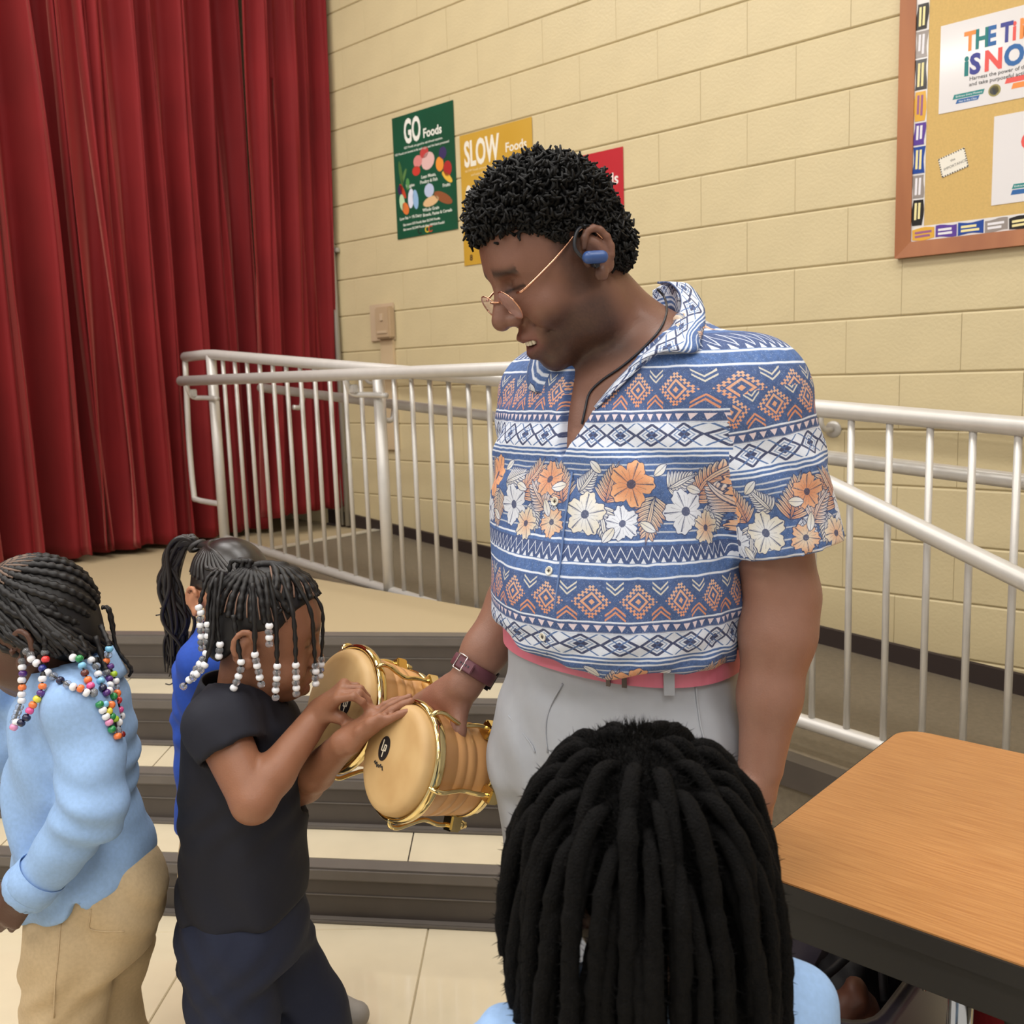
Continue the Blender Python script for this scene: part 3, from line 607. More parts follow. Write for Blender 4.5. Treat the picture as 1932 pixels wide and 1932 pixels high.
def face(F, smile=0, child=False, open_eye=False):
    """head in its own frame: x right, y forward, z up; origin between the ears"""
    ch = 1.0
    F.ell((0, .016, .040), (.076, .092, .088), .02)
    F.ell((0, .040, -.005), (.064, .062, .080), .03)
    if child:
        F.ell((0, .040, -.055), (.052, .052, .045), .03); F.ell((0, .074, -.086), (.020, .018, .018), .025)
        for q in (-1, 1): F.ell((q*.036, .066, -.045), (.028, .026, .027), .02)
    else:
        F.ell((0, .030, -.070), (.054, .058, .044), .03); F.ell((0, .074, -.104), (.026, .022, .022), .025)
        for q in (-1, 1): F.ell((q*.046, .010, -.072), (.014, .030, .030), .03); F.ell((q*.040, .070, -.034), (.027, .027, .026), .018)
    F.cap((-.034, .084, .030), (.034, .084, .030), .013, k=.02)
    for q in (-1, 1):
        F.ell((q*.032, .104, .010), (.019, .016, .012), .012, 's')
        F.ell((q*.032, .080, .008), (.017, .016, .014), .006)
        F.cap((q*.016, .096, .004), (q*.048, .086, .003), .0022, k=.004)
    nb, nt = (.090, .114) if child else (.094, .122)
    F.cap((0, nb, .022), (0, nt, -.028), .008, .0125 if child else .0145, .012)
    for q in (-1, 1):
        F.ell((q*.0135, nt-.014, -.034), (.0105, .0125, .0095), .007); F.ell((q*.0075, nt-.004, -.0435), (.0045, .006, .005), .003, 's')
        F.cap((q*.020, .098, -.040), (q*.036, .080, -.070), .003, k=.008, op='s')
    my = .098 if child else .100; w_ = .024 + .006*smile
    F.ell((0, my-.012, -.070), (.030, .022, .024), .015)
    F.chain([(-w_, my-.014, -.068+.006*smile), (-.008, my+.004, -.063), (0, my+.003, -.0645), (.008, my+.004, -.063), (w_, my-.014, -.068+.006*smile)], [.003, .0065, .0062, .0065, .003], .006)
    F.chain([(-w_*.85, my-.014, -.072+.004*smile), (0, my+.001, -.084-.003*smile), (w_*.85, my-.014, -.072+.004*smile)], [.003, .0088, .003], .006)
    if smile: F.ell((0, my+.004, -.0735), (w_*.92, .016, .0048), .003, 's')
    else: F.ell((0, my+.010, -.0725), (w_, .011, .0016), .004, 's')
def ear(F, q, sc=1.0):
    F.ell((q*.078, -.010, -.004), (.010, .019*sc, .032*sc), .008, rot=[[1, 0, 0], [0, .97, .24], [0, -.24, .97]])
    c = [(q*.086, -.010+.020*sc*math.cos(t), .004+.028*sc*math.sin(t)) for t in np.linspace(.3, 3.9, 8)]
    F.chain(c, [.0045]*8, .004); F.ell((q*.084, .000, -.030*sc), (.006, .010, .011), .006)
    F.ell((q*.090, .000, -.002), (.009, .010*sc, .017*sc), .005, 's'); F.ell((q*.084, .012, -.006), (.005, .005, .008), .004)
def hand(F, wrist, palm_dir, across, normal, curl, length=.185, thumb=None, spread=1.0, kk=.006, thumbcurl=.5):
    """palm_dir: wrist->knuckles, across: towards the thumb side, normal: back of the hand; curl: per finger (mcp, pip, dip) radians"""
    w_ = Vector(wrist); d = Vector(palm_dir).normalized(); n_ = Vector(normal); n_ = (n_-d*n_.dot(d)).normalized(); a = Vector(across); a = (a-d*a.dot(d)-n_*a.dot(n_)).normalized()
    s_ = length/.185; pl = .095*s_
    F.cap(w_, w_+d*.03*s_, .024*s_, .026*s_, .015)
    for q in (-.030, -.010, .012, .030): F.cap(w_+d*.018*s_+a*(q*.6*s_), w_+d*(pl-.004)+a*(q*s_), .0165*s_, .0125*s_, .012)
    tips = []
    L = ((.040, .024, .020), (.046, .029, .021), (.042, .027, .021), (.033, .020, .018)); R_ = (.0098, .0100, .0095, .0085); O = (.031, .011, -.010, -.029)
    for i in range(4):
        p = w_+d*(pl-(.010 if i == 3 else .003)*s_)+a*(O[i]*s_); an = 0; fd = (d+a*(.10*(1.2-i)*.8*spread)).normalized(); pts = [p]; c = curl[i] if hasattr(curl[0], '__len__') else curl
        for j in range(3):
            an += c[j]; dd = fd*math.cos(an)-n_*math.sin(an); p = p+dd*(L[i][j]*s_); pts.append(p)
        r_ = R_[i]*s_; F.chain(pts, [r_*1.05, r_, r_*.93, r_*.8], kk); tips.append(pts)
    t0 = w_+d*.020*s_+a*.022*s_-n_*.004*s_
    th = thumb or ((d*.6+a*.75-n_*.25), (d*.85+a*.45-n_*.35), (d*.95+a*.1-n_*.4))
    pts = [t0]; 
    for j, ln in enumerate((.044, .032, .026)): pts.append(pts[-1]+Vector(th[j]).normalized()*ln*s_)
    F.chain(pts, [.0175*s_, .0125*s_, .0112*s_, .0088*s_], .010); tips.append(pts); return tips
# ================================================================== MAN
def skinmat(name, rough=.42): return mat(name, (255, 255, 255), rough, attr='tint', noise=.06, nscale=60, bump=.12, bscale=350, sss=.06, spec=.35)
M_skin = skinmat('skin')
def L(c): return np.array(lin(c))
MF = Vector((-.669, -.743, 0)); ML = Vector((.743, -.669, 0))
HR = frame((-.94, -.342), R(26)); HO = np.array(at(1069, 494, 1.398)); HS = 1.03
def hl(V, Rm, O, sc): return ((V-O) @ Rm)/sc
TORSO = [(1300, 1172, .186, .148), (1240, 1171, .194, .160), (1120, 1169, .202, .168), (1000, 1168, .204, .162), (880, 1168, .204, .150), (780, 1172, .196, .134), (700, 1182, .172, .112), (640, 1192, .115, .090), (610, 1196, .080, .075)]
def rings(g, y_off=0): return [(at(xc, y+y_off, 1.45), a+g, b+g) for y, xc, a, b in TORSO]
SL, EL, WL = at(1410, 750, 1.31), at(1476, 1125, 1.30), at(1436, 1440, 1.265)
SR, ER, WR = at(1035, 745, 1.56), at(1004, 1080, 1.62), at(876, 1292, 1.565)
# bongo frame, needed by the hands
BN = Vector((-.735, -.56, .385)).normalized(); BC1 = at(739, 1431, 1.50); _e = at(672, 1337, 1.72)-BC1; BE = (_e-BN*_e.dot(BN)).normalized(); BC2 = BC1+BE*.226
BUP = BN.cross(BE).normalized()
if BUP.z < 0: BUP = -BUP
BLK = (BC1*.110+BC2*.092)/.202 - BN*.075
F = Field()
F.loft([(at(xc, y, 1.45), a-(.014 if y < 1100 else .034), b-(.014 if y < 1100 else .034)) for y, xc, a, b in TORSO], ML, MF, .03)
F.chain([at(1200, 690, 1.45), SL], [.068, .062], .05); F.chain([at(1188, 690, 1.46), SR], [.068, .056], .05)
# neck
nb = Vector(F.P((0, 0, 0)))
F.T(HR, HO, HS); hn = Vector(F.P((0, -.012, -.045))); F.T(np.eye(3), (0, 0, 0), 1)
F.cap(hn, at(1196, 650, 1.45), .056, .064, .03)
# arms
F.chain([SL, (SL+EL)/2, EL], [.066, .058, .049], .03); F.chain([EL, EL.lerp(WL, .22), EL.lerp(WL, .6), WL], [.048, .050, .041, .031], .02)
F.ell(EL+Vector((.012, .028, .0)), (.026, .026, .03), .03)
F.chain([SR, (SR+ER)/2, ER], [.060, .052, .046], .03); F.chain([ER, ER.lerp(WR, .25), ER.lerp(WR, .7), WR], [.045, .045, .037, .030], .02)
# left hand, hanging relaxed
hand(F, WL+(WL-EL).normalized()*.012, (WL-EL), MF, ML, (.25, .35, .3), .185, kk=.004)
# right hand round the block that joins the drums
pd = (BLK-WR).normalized(); nrm = (BUP*.55-BN*.85)
hand(F, WR+pd*.006, pd, -BUP*.2+BN*.5-BE*.8, nrm, ((.35, .9, .7), (.4, 1.0, .7), (.4, 1.0, .7), (.4, 1.0, .7)), .190, kk=.004, thumb=(pd*.5-BE*.8-BUP*.35, pd*.7-BE*.55-BUP*.4, pd*.9-BE*.25-BUP*.4))
F.T(HR, HO, HS); face(F, smile=1); ear(F, -1, .92); ear(F, 1, .92); F.T(np.eye(3), (0, 0, 0), 1)
zc = float(at(1196, 640, 1.45).z)
body = F.nets(.0055, hi=(9, 9, zc+.011)); headm = F.nets(.0026, lo=(-9, -9, zc))
hc = np.array((WR+BLK)/2)
V, Q = join_vf(body, headm); V = np.array(V); V = relax(V, Q, 1, .35)
lo = hl(V, HR, HO, HS); base = L((142, 103, 86)); col = np.tile(base, (len(V), 1))
def blend(c, m): 
    global col
    m = np.clip(m, 0, 1)[:, None]; col = col*(1-m)+L(c)*m
def ss(a, b, x): t = np.clip((x-a)/(b-a), 0, 1); return t*t*(3-2*t)
inh = (np.abs(lo[:, 0]) < .12) & (np.abs(lo[:, 2]) < .2) & (lo[:, 1] < .16) & (lo[:, 1] > -.13)
blend((118, 82, 68), inh*.8)
beard = ss(-.028, -.062, lo[:, 2]+.30*np.maximum(0, .02-lo[:, 1]))*ss(-.025, .01, lo[:, 1])*ss(-.155, -.125, lo[:, 2])*inh*(1-ss(.080, .1, lo[:, 1])*ss(-.09, -.07, lo[:, 2]))
side = ss(.055, .03, lo[:, 1])*ss(-.012, .012, lo[:, 1])*ss(-.055, -.035, lo[:, 2])*ss(.05, .03, lo[:, 2])*inh
beard = np.maximum(beard, side*.8)
mott = .84+.16*np.random.default_rng(2).random(len(V))
blend((52, 38, 34), beard*.8*mott)
lips = np.exp(-((lo[:, 2]+.074)/.013)**2)*ss(.088, .100, lo[:, 1])*(np.abs(lo[:, 0]) < .028)*inh; blend((112, 62, 60), lips*.7)
brow = np.exp(-((lo[:, 2]-.030-.004*np.cos(lo[:, 0]*60))/.006)**2)*ss(.07, .085, lo[:, 1])*(np.abs(lo[:, 0]) > .012)*(np.abs(lo[:, 0]) < .052)*inh; blend((38, 27, 24), brow*.85)
ey_ = np.exp(-((lo[:, 2]-.0035)/.0026)**2)*ss(.080, .087, lo[:, 1])*(np.abs(np.abs(lo[:, 0])-.032) < .018)*inh; blend((28, 20, 19), ey_*.9)
pal = np.exp(-(((V-hc)**2).sum(1))/.004)*(V[:, 1] < hc[1]); blend((152, 96, 80), pal*.55)
man = fmesh('person', V, Q, None, M_skin, col); tag(man, 'adult in blue patterned short-sleeved shirt and grey trousers holding the bongos', 'person')
# teeth
ft = Field().T(HR, HO, HS); 
tm_ = []
for k in range(-3, 4):
    x = k*.0062; tm_.append(lathe_vf([(.0, -.0045), (.0030, -.004), (.0031, .003), (.0, .0045)], ft.P((x, .1015-.0018*k*k*.5, -.0715)), Vector(HR[:, 2]), 8))
VV, FF = cat(tm_); mesh('teeth', VV, FF, man, mat('teeth', (236, 226, 206), .25), True)
# ---------------- hair: dark cap and tight curls
hp = np.array([[-.12, -.050], [-.06, -.052], [-.030, -.035], [-.018, .012], [.012, .036], [.026, .020], [.040, .040], [.056, .054], [.070, .066], [.12, .070]])
def hair_mask(l): return l[:, 2] - np.interp(l[:, 1], hp[:, 0], hp[:, 1])
HF = Field().T(HR, HO, HS)
HF.ell((0, .015, .042), (.082, .098, .094), .02); HF.ell((0, -.028, -.010), (.066, .060, .055), .03)
def cutfn(X, Y, Z, D):
    l0 = ((X-HO[0])*HR[0, 1]+(Y-HO[1])*HR[1, 1]+(Z-HO[2])*HR[2, 1])/HS; l2 = ((X-HO[0])*HR[0, 2]+(Y-HO[1])*HR[1, 2]+(Z-HO[2])*HR[2, 2])/HS
    return smax(D, (np.interp(l0.ravel(), hp[:, 0], hp[:, 1]).reshape(l0.shape)-l2).astype(np.float32)*.6+.004, .012)
HF.add(cutfn, HO-.2, HO+.2, 0, 'f')
hv, hf = HF.nets(.004)
M_hair = mat('black_hair', (13, 12, 12), .6, spec=.25)
hv2 = hl(hv, HR, HO, HS); cand = np.where((hair_mask(hv2) > .006))[0]
CURLS = []
rg = np.random.default_rng(5); cen = HO+HR @ (np.array((0, .012, .035))*HS)
pick = []
_used = set()
for i in rg.permutation(cand):
    key = tuple((hv[i]/.0052).astype(int))
    if key in _used: continue
    _used.add(key); pick.append(i)
    if len(pick) >= 2900: break
for i in pick:
    p = Vector(hv[i]); nn = Vector(hv[i]-cen).normalized(); l = hv2[i]; edge = min(1, max(.25, (hair_mask(hv2[i:i+1])[0])/.05)); top = 1.0 if l[2] > .06 else .75
    ln = rg.uniform(.020, .034)*top*(.45+.55*edge); d = (nn+Vector(rg.normal(0, .38, 3))+Vector(HR[:, 1])*(.25 if l[1] > .05 else 0)).normalized(); a = d.orthogonal().normalized(); b = d.cross(a); ph = rg.uniform(0, 6.3); tn = rg.uniform(1.1, 2.2); rr_ = rg.uniform(.0030, .0055)
    pts = [p-nn*.004+d*(ln*t)+(a*math.cos(ph+tn*6.28*t)+b*math.sin(ph+tn*6.28*t))*(rr_*min(1, t*3)) for t in (0, .16, .32, .48, .64, .8, 1)]
    CURLS.append(tube_vf(pts, [.0027, .0029, .0029, .0028, .0027, .0024, .0014], 5))
cv, cf = cat(CURLS)
hair = fmesh('hair', hv, hf, man, M_hair); hair['label'] = 'short black hair of tight springy curls'
hc_ = mesh('hair_curl_mass', cv, cf, hair, M_hair, True); hc_['kind'] = 'stuff'
# ---------------- shirt print
def shirt_image(n=1024):
    rg = np.random.default_rng(3); y, x = np.mgrid[0:n, 0:n].astype(np.float32); v = y/n*345; u = x/n*345            # v runs down the cloth
    def n2(s, seed):
        r_ = np.random.default_rng(seed); q = r_.random((s, s)).astype(np.float32); i = (np.arange(n)*s/n); i0 = i.astype(int) % s; i1 = (i0+1) % s; t = (i-np.floor(i))[None, :]; a = q[:, i0]*(1-t)+q[:, i1]*t; t2 = (i-np.floor(i))[:, None]; return a[i0]*(1-t2)+a[i1]*t2
    wob = (n2(24, 1)-.5)*2.2; v = (v+wob) % 345; u = u+(n2(24, 2)-.5)*2
    base = np.array((74, 104, 158.))/255; dark = np.array((52, 60, 96.))/255; wht = np.array((228, 232, 242.))/255; orng = np.array((226, 146, 104.))/255; peach = np.array((228, 176, 140.))/255; crm = np.array((222, 214, 196.))/255
    img = np.tile(base, (n, n, 1)); img *= (.90+.2*n2(90, 4)+.06*(n2(300, 5)-.5))[..., None]
    def put(m, c, a=1.0): 
        nonlocal img
        m = (np.clip(m, 0, 1)*a)[..., None]; img = img*(1-m)+c*m
    def line(v0, w_=1.3, c=wht): put(1-np.clip(np.abs(v-v0)-w_, 0, 1), c, .95)
    def band(a, b): return (v > a) & (v < b)
    for q in (2, 40, 62, 134, 153, 194, 201, 209): line(q)
    put(band(9, 37), dark, .55); pz = 17.25; tri = np.abs((u/pz) % 1-.5)*2
    zz = 12+tri*19; put(1-np.clip(np.abs(v-zz)-1.1, 0, 1), wht, .95); put(((v > 37-9*(1-tri*2)) & (v < 37) & (tri < .5)), wht, .9)
    # orange gear diamonds
    m = band(65, 132); put(m, dark, .35); grad = np.clip((v-70)/60, 0, 1); P = 69.; uu = (u/P) % 1*P-P/2; dd = np.abs(uu)*1.05+np.abs(v-100); oc = crm[None, None]*(1-grad[..., None])*.55+orng[None, None]*(.45+.55*grad[..., None])
    tooth = 2.2*np.sign(np.sin((np.abs(uu)-np.abs(v-100))*.62))
    for a, b in ((22, 28), (12, 17), (0, 5)): put(m & (dd+(tooth if a == 22 else 0) > a) & (dd+(tooth if a == 22 else 0) < b), oc, .95)
    u2 = ((u+P/2)/P) % 1*P-P/2
    for k in (0, 8): put(m & (np.abs(v-(68+k+ (12-np.abs(u2)*.9))) < 1.7) & (np.abs(u2) < 13) & (v < 90), crm, .9)
    for k in (0, 8): put(m & (np.abs(v-(131-k-(14-np.abs(u2)*.9))) < 2) & (np.abs(u2) < 15) & (v > 108), orng, .9)
    # triangle row
    m = band(135, 153); put(m, dark, .45); t3 = np.abs((u/17.25) % 1-.5)*17.25; put(m & (v > 139) & (t3 < (150-v)*.55), np.array((232, 214, 220))/255., .95)
    # white diamonds
    m = band(155, 193); put(m, wht, .92); P = 57.5; u3 = np.abs((u/P) % 1*P-P/2); d3 = u3*.66+np.abs(v-174)
    put(m & (np.abs(d3-18) < 2.4), dark, .95); put(m & (d3 < 7.5), dark, .95); u4 = np.abs(((u+P/2)/P) % 1*P-P/2); put(m & (np.abs(u4*.66+np.abs(v-174)-21) < 1.4), base, .9); put(m & (np.abs(d3-11.5) < 1.0), base, .6)
    # floral zone
    put(band(210, 345), dark, .15)
    for q in (222, 231, 240, 300, 320, 333): line(q, .8, wht*.85)
    def win(cx, cy, rad):
        i = (np.arange(int((cy-rad)/345*n), int((cy+rad)/345*n)+1)) % n; j = (np.arange(int((cx-rad)/345*n), int((cx+rad)/345*n)+1)) % n; return np.ix_(i, j)
    def putw(W_, m, c, a=1.0):
        m = (m*a)[..., None]; img[W_] = img[W_]*(1-m)+c*m
    def blade(cx, cy, ang, L_, w_, c0, c1):
        W_ = win(cx+math.cos(ang)*L_/2, cy+math.sin(ang)*L_/2, L_*.56+w_+3); dx = (u[W_]-cx+172.5) % 345-172.5; dy = (v[W_]-cy+172.5) % 345-172.5; t = (dx*math.cos(ang)+dy*math.sin(ang))/L_; p = -dx*math.sin(ang)+dy*math.cos(ang); hw = w_*np.sin(np.clip(t, 0, 1)*3.1415)**.7
        ins = (t > 0) & (t < 1) & (np.abs(p) < hw); putw(W_, (t > -.03) & (t < 1.03) & (np.abs(p) < hw+1.4), dark, .8); q = np.clip(t, 0, 1)[..., None]; putw(W_, ins, c0*(1-q)+c1*q, .95); putw(W_, ins & (np.abs(p) < .5), dark, .6)
    def frond(cx, cy, ang, L_, c0, c1, k=8):
        for i in range(k):
            t = i/k; px, py = cx+math.cos(ang)*L_*t, cy+math.sin(ang)*L_*t
            for sgn in (-1, 1): blade(px, py, ang+sgn*(1.05-.5*t), L_*(.60-.32*t), 3.0, c0, c1)
        blade(cx, cy, ang, L_*1.25, 3, c0, c1)
    def flower(cx, cy, r_, c0, c1, rot=0):
        W_ = win(cx, cy, r_*1.1+4); dx = (u[W_]-cx+172.5) % 345-172.5; dy = (v[W_]-cy+172.5) % 345-172.5; rr_ = np.sqrt(dx*dx+dy*dy); th = np.arctan2(dy, dx)+rot; pet = r_*(.62+.38*np.abs(np.cos(th*2.5))**.6)+1.5*np.sin(th*17)
        putw(W_, rr_ < pet+1.6, dark, .85); q = np.clip(rr_/r_, 0, 1)[..., None]; putw(W_, rr_ < pet, c0*(1-q)+c1*q, .96)
        putw(W_, (rr_ < pet*.95) & (np.abs(np.sin(th*2.5)) < .10), dark, .75); putw(W_, (rr_ < pet*.75) & (np.abs(np.sin(th*7.5+.7)) < .10) & (rr_ > r_*.12), dark, .55); putw(W_, rr_ < r_*.2, dark, .8)
    A = np.array
    frond(40, 286, -2.0, 62, orng, crm, 9); frond(282, 286, -1.05, 66, orng, crm, 9); frond(205, 276, 1.8, 62, crm, peach, 9); frond(110, 292, 1.3, 46, wht, crm); frond(20, 290, 1.9, 44, wht, wht); frond(310, 292, 1.2, 44, wht, crm)
    frond(120, 284, -1.25, 56, orng, crm, 9); frond(228, 262, -.35, 48, crm, wht); frond(345, 300, -2.3, 50, peach, wht); frond(70, 268, -.9, 40, crm, wht)
    flower(165, 254, 40, orng, A((236, 176, 130))/255.); flower(345, 250, 30, orng*.95, peach, .4); flower(258, 300, 38, wht, wht*.96, .7); flower(85, 304, 36, wht, crm, .2); flower(20, 322, 26, crm, peach, .9); flower(300, 330, 28, peach, crm, .1); flower(150, 318, 28, wht, wht*.95, .5)
    for (cx, cy, an) in ((205, 240, -.6), (110, 236, -2.4), (180, 318, .5), (135, 325, 2.2), (265, 262, .3), (345, 285, 1.2), (40, 258, 2.9)): blade(cx, cy, an, 30, 7, crm, wht)
    sp = rg.random((n, n)); img[sp < .05] *= .86; sp2 = n2(400, 9); m = (sp2 > .80); img[m] = img[m]*.65+wht*.35*.95; img[sp > .975] = img[sp > .975]*.6+wht*.4
    return np.clip(img, 0, 1)[::-1]
M_shirt = img_mat('printed_cotton', shirt_image(), .75, bump=.12)
PER = .276
ZTOP = float(at(1150, 1003, 1.33).z)
def shirt_uv(V):
    c = np.array([[q[0][0], q[0][1]] for q in sorted(rings(0), key=lambda q: q[0][2])]); zz = np.array(sorted(q[0][2] for q in rings(0)))
    cx, cy = np.interp(V[:, 2], zz, c[:, 0]), np.interp(V[:, 2], zz, c[:, 1]); x, y = V[:, 0]-cx, V[:, 1]-cy
    l = x*ML.x+y*ML.y; f = x*MF.x+y*MF.y; th = np.arctan2(l/.21, f/.17); uu = th*.205/PER
    # on the shoulders the print follows the cloth
    vv = (V[:, 2]-ZTOP)/PER+1
    return np.stack([uu+.03, vv], 1), l, f
# ---------------- shirt
sh = Field(); sh.loft(rings(.006), ML, MF, .03)
sh.chain([at(1202, 690, 1.45), SL], [.080, .076], .05); sh.chain([at(1188, 690, 1.46), SR], [.080, .068], .05)
axL = (EL-SL).normalized(); slE = at(1486, 1032, 1.30)
def cutcap(Fd, a, b, ra, rb, k, c, n_):
    Fd.cap(a, b, ra, rb, k); fn0, lo_, hi_, k_, op_ = Fd.ops.pop(); c = np.array(c); n_ = np.array(n_)
    Fd.add(lambda X, Y, Z: np.maximum(fn0(X, Y, Z), (X-c[0])*n_[0]+(Y-c[1])*n_[1]+(Z-c[2])*n_[2]), lo_, hi_, k_, op_)
sh.cap(SL, SL.lerp(slE, .5), .080, .076, .035); cutcap(sh, SL.lerp(slE, .5), slE+axL*.05, .076, .080, .020, slE, axL)
axR = (ER-SR).normalized(); srE = SR.lerp(ER, .78)
sh.chain([SR, srE+axR*.04], [.070, .064], .035)
sh.ell(at(1150, 1130, 1.36), (.12, .10, .10), .10)
sh.cap(slE-axL*.035, slE+axL*.15, .058, .073, .004, 's')
# folds
def folds(X, Y, Z, D):
    a = .0030*np.sin(38*Z+22*X-9*np.sin(14*X+5*Z))*np.clip((1.30-Z)/.2, 0, 1)
    b = .0026*np.sin(70*X-40*Z+6*np.sin(20*Z))*np.clip((1.14-Z)/.08, 0, 1)
    c = .0035*np.sin(45*Y+60*X+10*np.sin(9*Z))*np.clip((Z-1.18)/.1, 0, 1)*np.clip((1.45-Z)/.1, 0, 1)
    return D+(a+b+c).astype(np.float32)
sh.add(folds, (-2, 0, .8), (2, 3, 1.8), 0, 'f')
# open front
vz1, vz0 = float(at(1090, 640, 1.33).z), float(at(1062, 876, 1.31).z)
def vcut(X, Y, Z, D):
    c = at(1178, 760, 1.45); l = (X-c.x)*ML.x+(Y-c.y)*ML.y; f = (X-c.x)*MF.x+(Y-c.y)*MF.y
    t = (Z-vz0)/(vz1-vz0); hw = np.clip(t, -.3, 1.6)*.062; l0 = -.004+.044*np.clip(t, 0, 1.6); d = (np.abs(l-l0)-hw)*.93
    d = np.maximum(d, (.02-f)+0*Z); return smax(D, -d.astype(np.float32), .004)
sh.add(vcut, np.array(at(1178, 760, 1.45))-.25, np.array(at(1178, 760, 1.45))+.25, 0, 'f')
# neck hole and hem
sh.cap(at(1205, 655, 1.46), at(1165, 540, 1.42), .076, .095, .006, 's')
def hem(X, Y, Z, D):
    c = at(1170, 1250, 1.45); l = (X-c.x)*ML.x+(Y-c.y)*ML.y; f = (X-c.x)*MF.x+(Y-c.y)*MF.y
    h = 1.068 - .10*np.clip(l+.05, -.1, .25)*0 - .022*np.sin(9*l+.4)*(f > 0) + .006*np.sin(55*l)
    return smax(D, (h-Z).astype(np.float32)*.9, .018)
sh.add(hem, np.array(at(1170, 1250, 1.45))-.3, np.array(at(1170, 1250, 1.45))+.3, 0, 'f')
sv, sf = sh.nets(.0052); sv = relax(sv, sf, 2, .4)
uv, l_, f_ = shirt_uv(sv)
# sleeve print follows the arm
def slv(S, A, E, sgn):
    global uv
    A = np.array(A); d = sv-np.array(S); t = d@A; ra = np.linalg.norm(d-t[:, None]*A, axis=1); w_ = ss(.205, .245, l_*sgn)*ss(-.05, .03, t)
    e1 = np.array(MF); e1 = e1-A*(e1@A); e1 /= np.linalg.norm(e1); e2 = np.cross(A, e1); an = np.arctan2(d@e2, d@e1)
    return w_, np.stack([an*.085/PER+.37, -(t+.165)/PER+1.35], 1)
wl, ul = slv(SL, axL, slE, 1); m = wl > .5; fm = m[sf].mean(1) > .5
uvl = uv[sf.ravel()].reshape(len(sf), 4, 2); uvl2 = ul[sf.ravel()].reshape(len(sf), 4, 2); uvf = np.where(fm[:, None, None], uvl2, uvl)
jump = (uvf[..., 0].max(1)-uvf[..., 0].min(1)) > 2; uvf[jump] = uvf[jump][:, :1]
shirt = fmesh('shirt', sv, sf, man, M_shirt, uv=uvf.reshape(-1, 2)); shirt['label'] = 'short-sleeved blue cotton shirt with white geometric bands and orange flowers'
# placket edge and buttons on the front line
cB = at(1178, 760, 1.45)
def front(l, z, lift=.004):
    rs = sorted(rings(.006), key=lambda q: q[0][2]); zz = [q[0][2] for q in rs]; a = np.interp(z, zz, [q[1] for q in rs]); b = np.interp(z, zz, [q[2] for q in rs]); cx = np.interp(z, zz, [q[0][0] for q in rs]); cy = np.interp(z, zz, [q[0][1] for q in rs])
    f = b*max(0, 1-abs(l/a)**2.2)**(1/2.2)+lift; return Vector((cx+ML.x*l+MF.x*f, cy+ML.y*l+MF.y*f, z))
from mathutils.bvhtree import BVHTree
sbvh = BVHTree.FromPolygons([tuple(p) for p in sv], [tuple(q) for q in sf])
CAMP = Vector((0, 0, H))
def on_shirt(x, y, bv=None):
    d = (at(x, y, 1)-CAMP).normalized(); h = (bv or sbvh).ray_cast(CAMP, d); return h
M_btn = mat('pearl_button', (232, 226, 212), .25, coat=.3)
for (x, y) in ((1048, 946), (1037, 1077), (1025, 1201)):
    h = on_shirt(x, y)
    if h[0] is None: continue
    lathe('button', [(0, .0005), (.0045, .0006), (.0048, .0012), (.0058, .0016), (.0062, .001), (.006, -.001)], h[0]+h[1]*.0012, h[1], shirt, M_btn, 18)
    a = h[1].orthogonal().normalized(); b = h[1].cross(a)
    for q in (a+b, a-b): obox('button_thread', h[0]+h[1]*.0024, q, h[1].cross(q), h[1], .0024, .0005, .0004, shirt, M_base)
pl = [on_shirt(x, y) for x, y in ((1062, 890), (1054, 940), (1047, 990), (1042, 1040), (1036, 1090), (1030, 1140), (1022, 1190), (1015, 1230))]
pl = [h[0]+h[1]*.001 for h in pl if h[0] is not None]
if len(pl) > 3: 
    o = tube('placket_seam', [p+ML*.017 for p in pl], .0016, shirt, mat('placket_thread', (96, 120, 166), .8), 6); 
# collar: a folded strip standing round the neck, left and right points
def collar_strip(name, line, uvo):
    """line: (top edge point, outer edge point) pairs"""
    V_ = []; n_ = len(line); k = 6; uv_ = []
    for i, (a, b) in enumerate(line):
        a = Vector(a); b = Vector(b)
        for j in range(k): V_.append(a.lerp(b, j/(k-1)) + Vector((0, 0, 1))*(.010*math.sin(j/(k-1)*math.pi))); uv_.append((i/(n_-1)*len(line)*.0115/PER+uvo, .55-j/(k-1)*.052/PER))
    F_ = [(i*k+j, i*k+j+1, (i+1)*k+j+1, (i+1)*k+j) for i in range(n_-1) for j in range(k-1)]
    o = mesh(name, V_, F_, shirt, M_shirt, True); ul = o.data.uv_layers.new(name='UVMap')
    for lp in o.data.loops: ul.data[lp.index].uv = uv_[lp.vertex_index]
    sd = o.modifiers.new('thick', 'SOLIDIFY'); sd.thickness = .003; sd.offset = 0
    return o
NC = at(1200, 640, 1.455)
def coll(ph, st):
    """collar cross-section at angle ph round the neck (0 = front): stand bottom, fold, outer edge"""
    c, s_ = math.cos(ph), math.sin(ph); ra = .074; d = ML*s_+MF*c; fr = max(0, c)
    base = NC+ML*(s_*.078)+MF*(c*.086)+Vector((0, 0, -.030-.050*fr**1.5+.022*max(0, -c)))
    fold = NC+ML*(s_*.074)+MF*(c*.080)+Vector((0, 0, .018-.062*fr**1.4+.026*max(0, -c)))
    lenf = .046+.030*math.exp(-((abs(ph)-.72)/.32)**2)
    out = fold+d*(.024+.022*max(0, abs(s_))*1.0+.010*fr)+Vector((0, 0, -lenf*.92))
    return base, fold, out
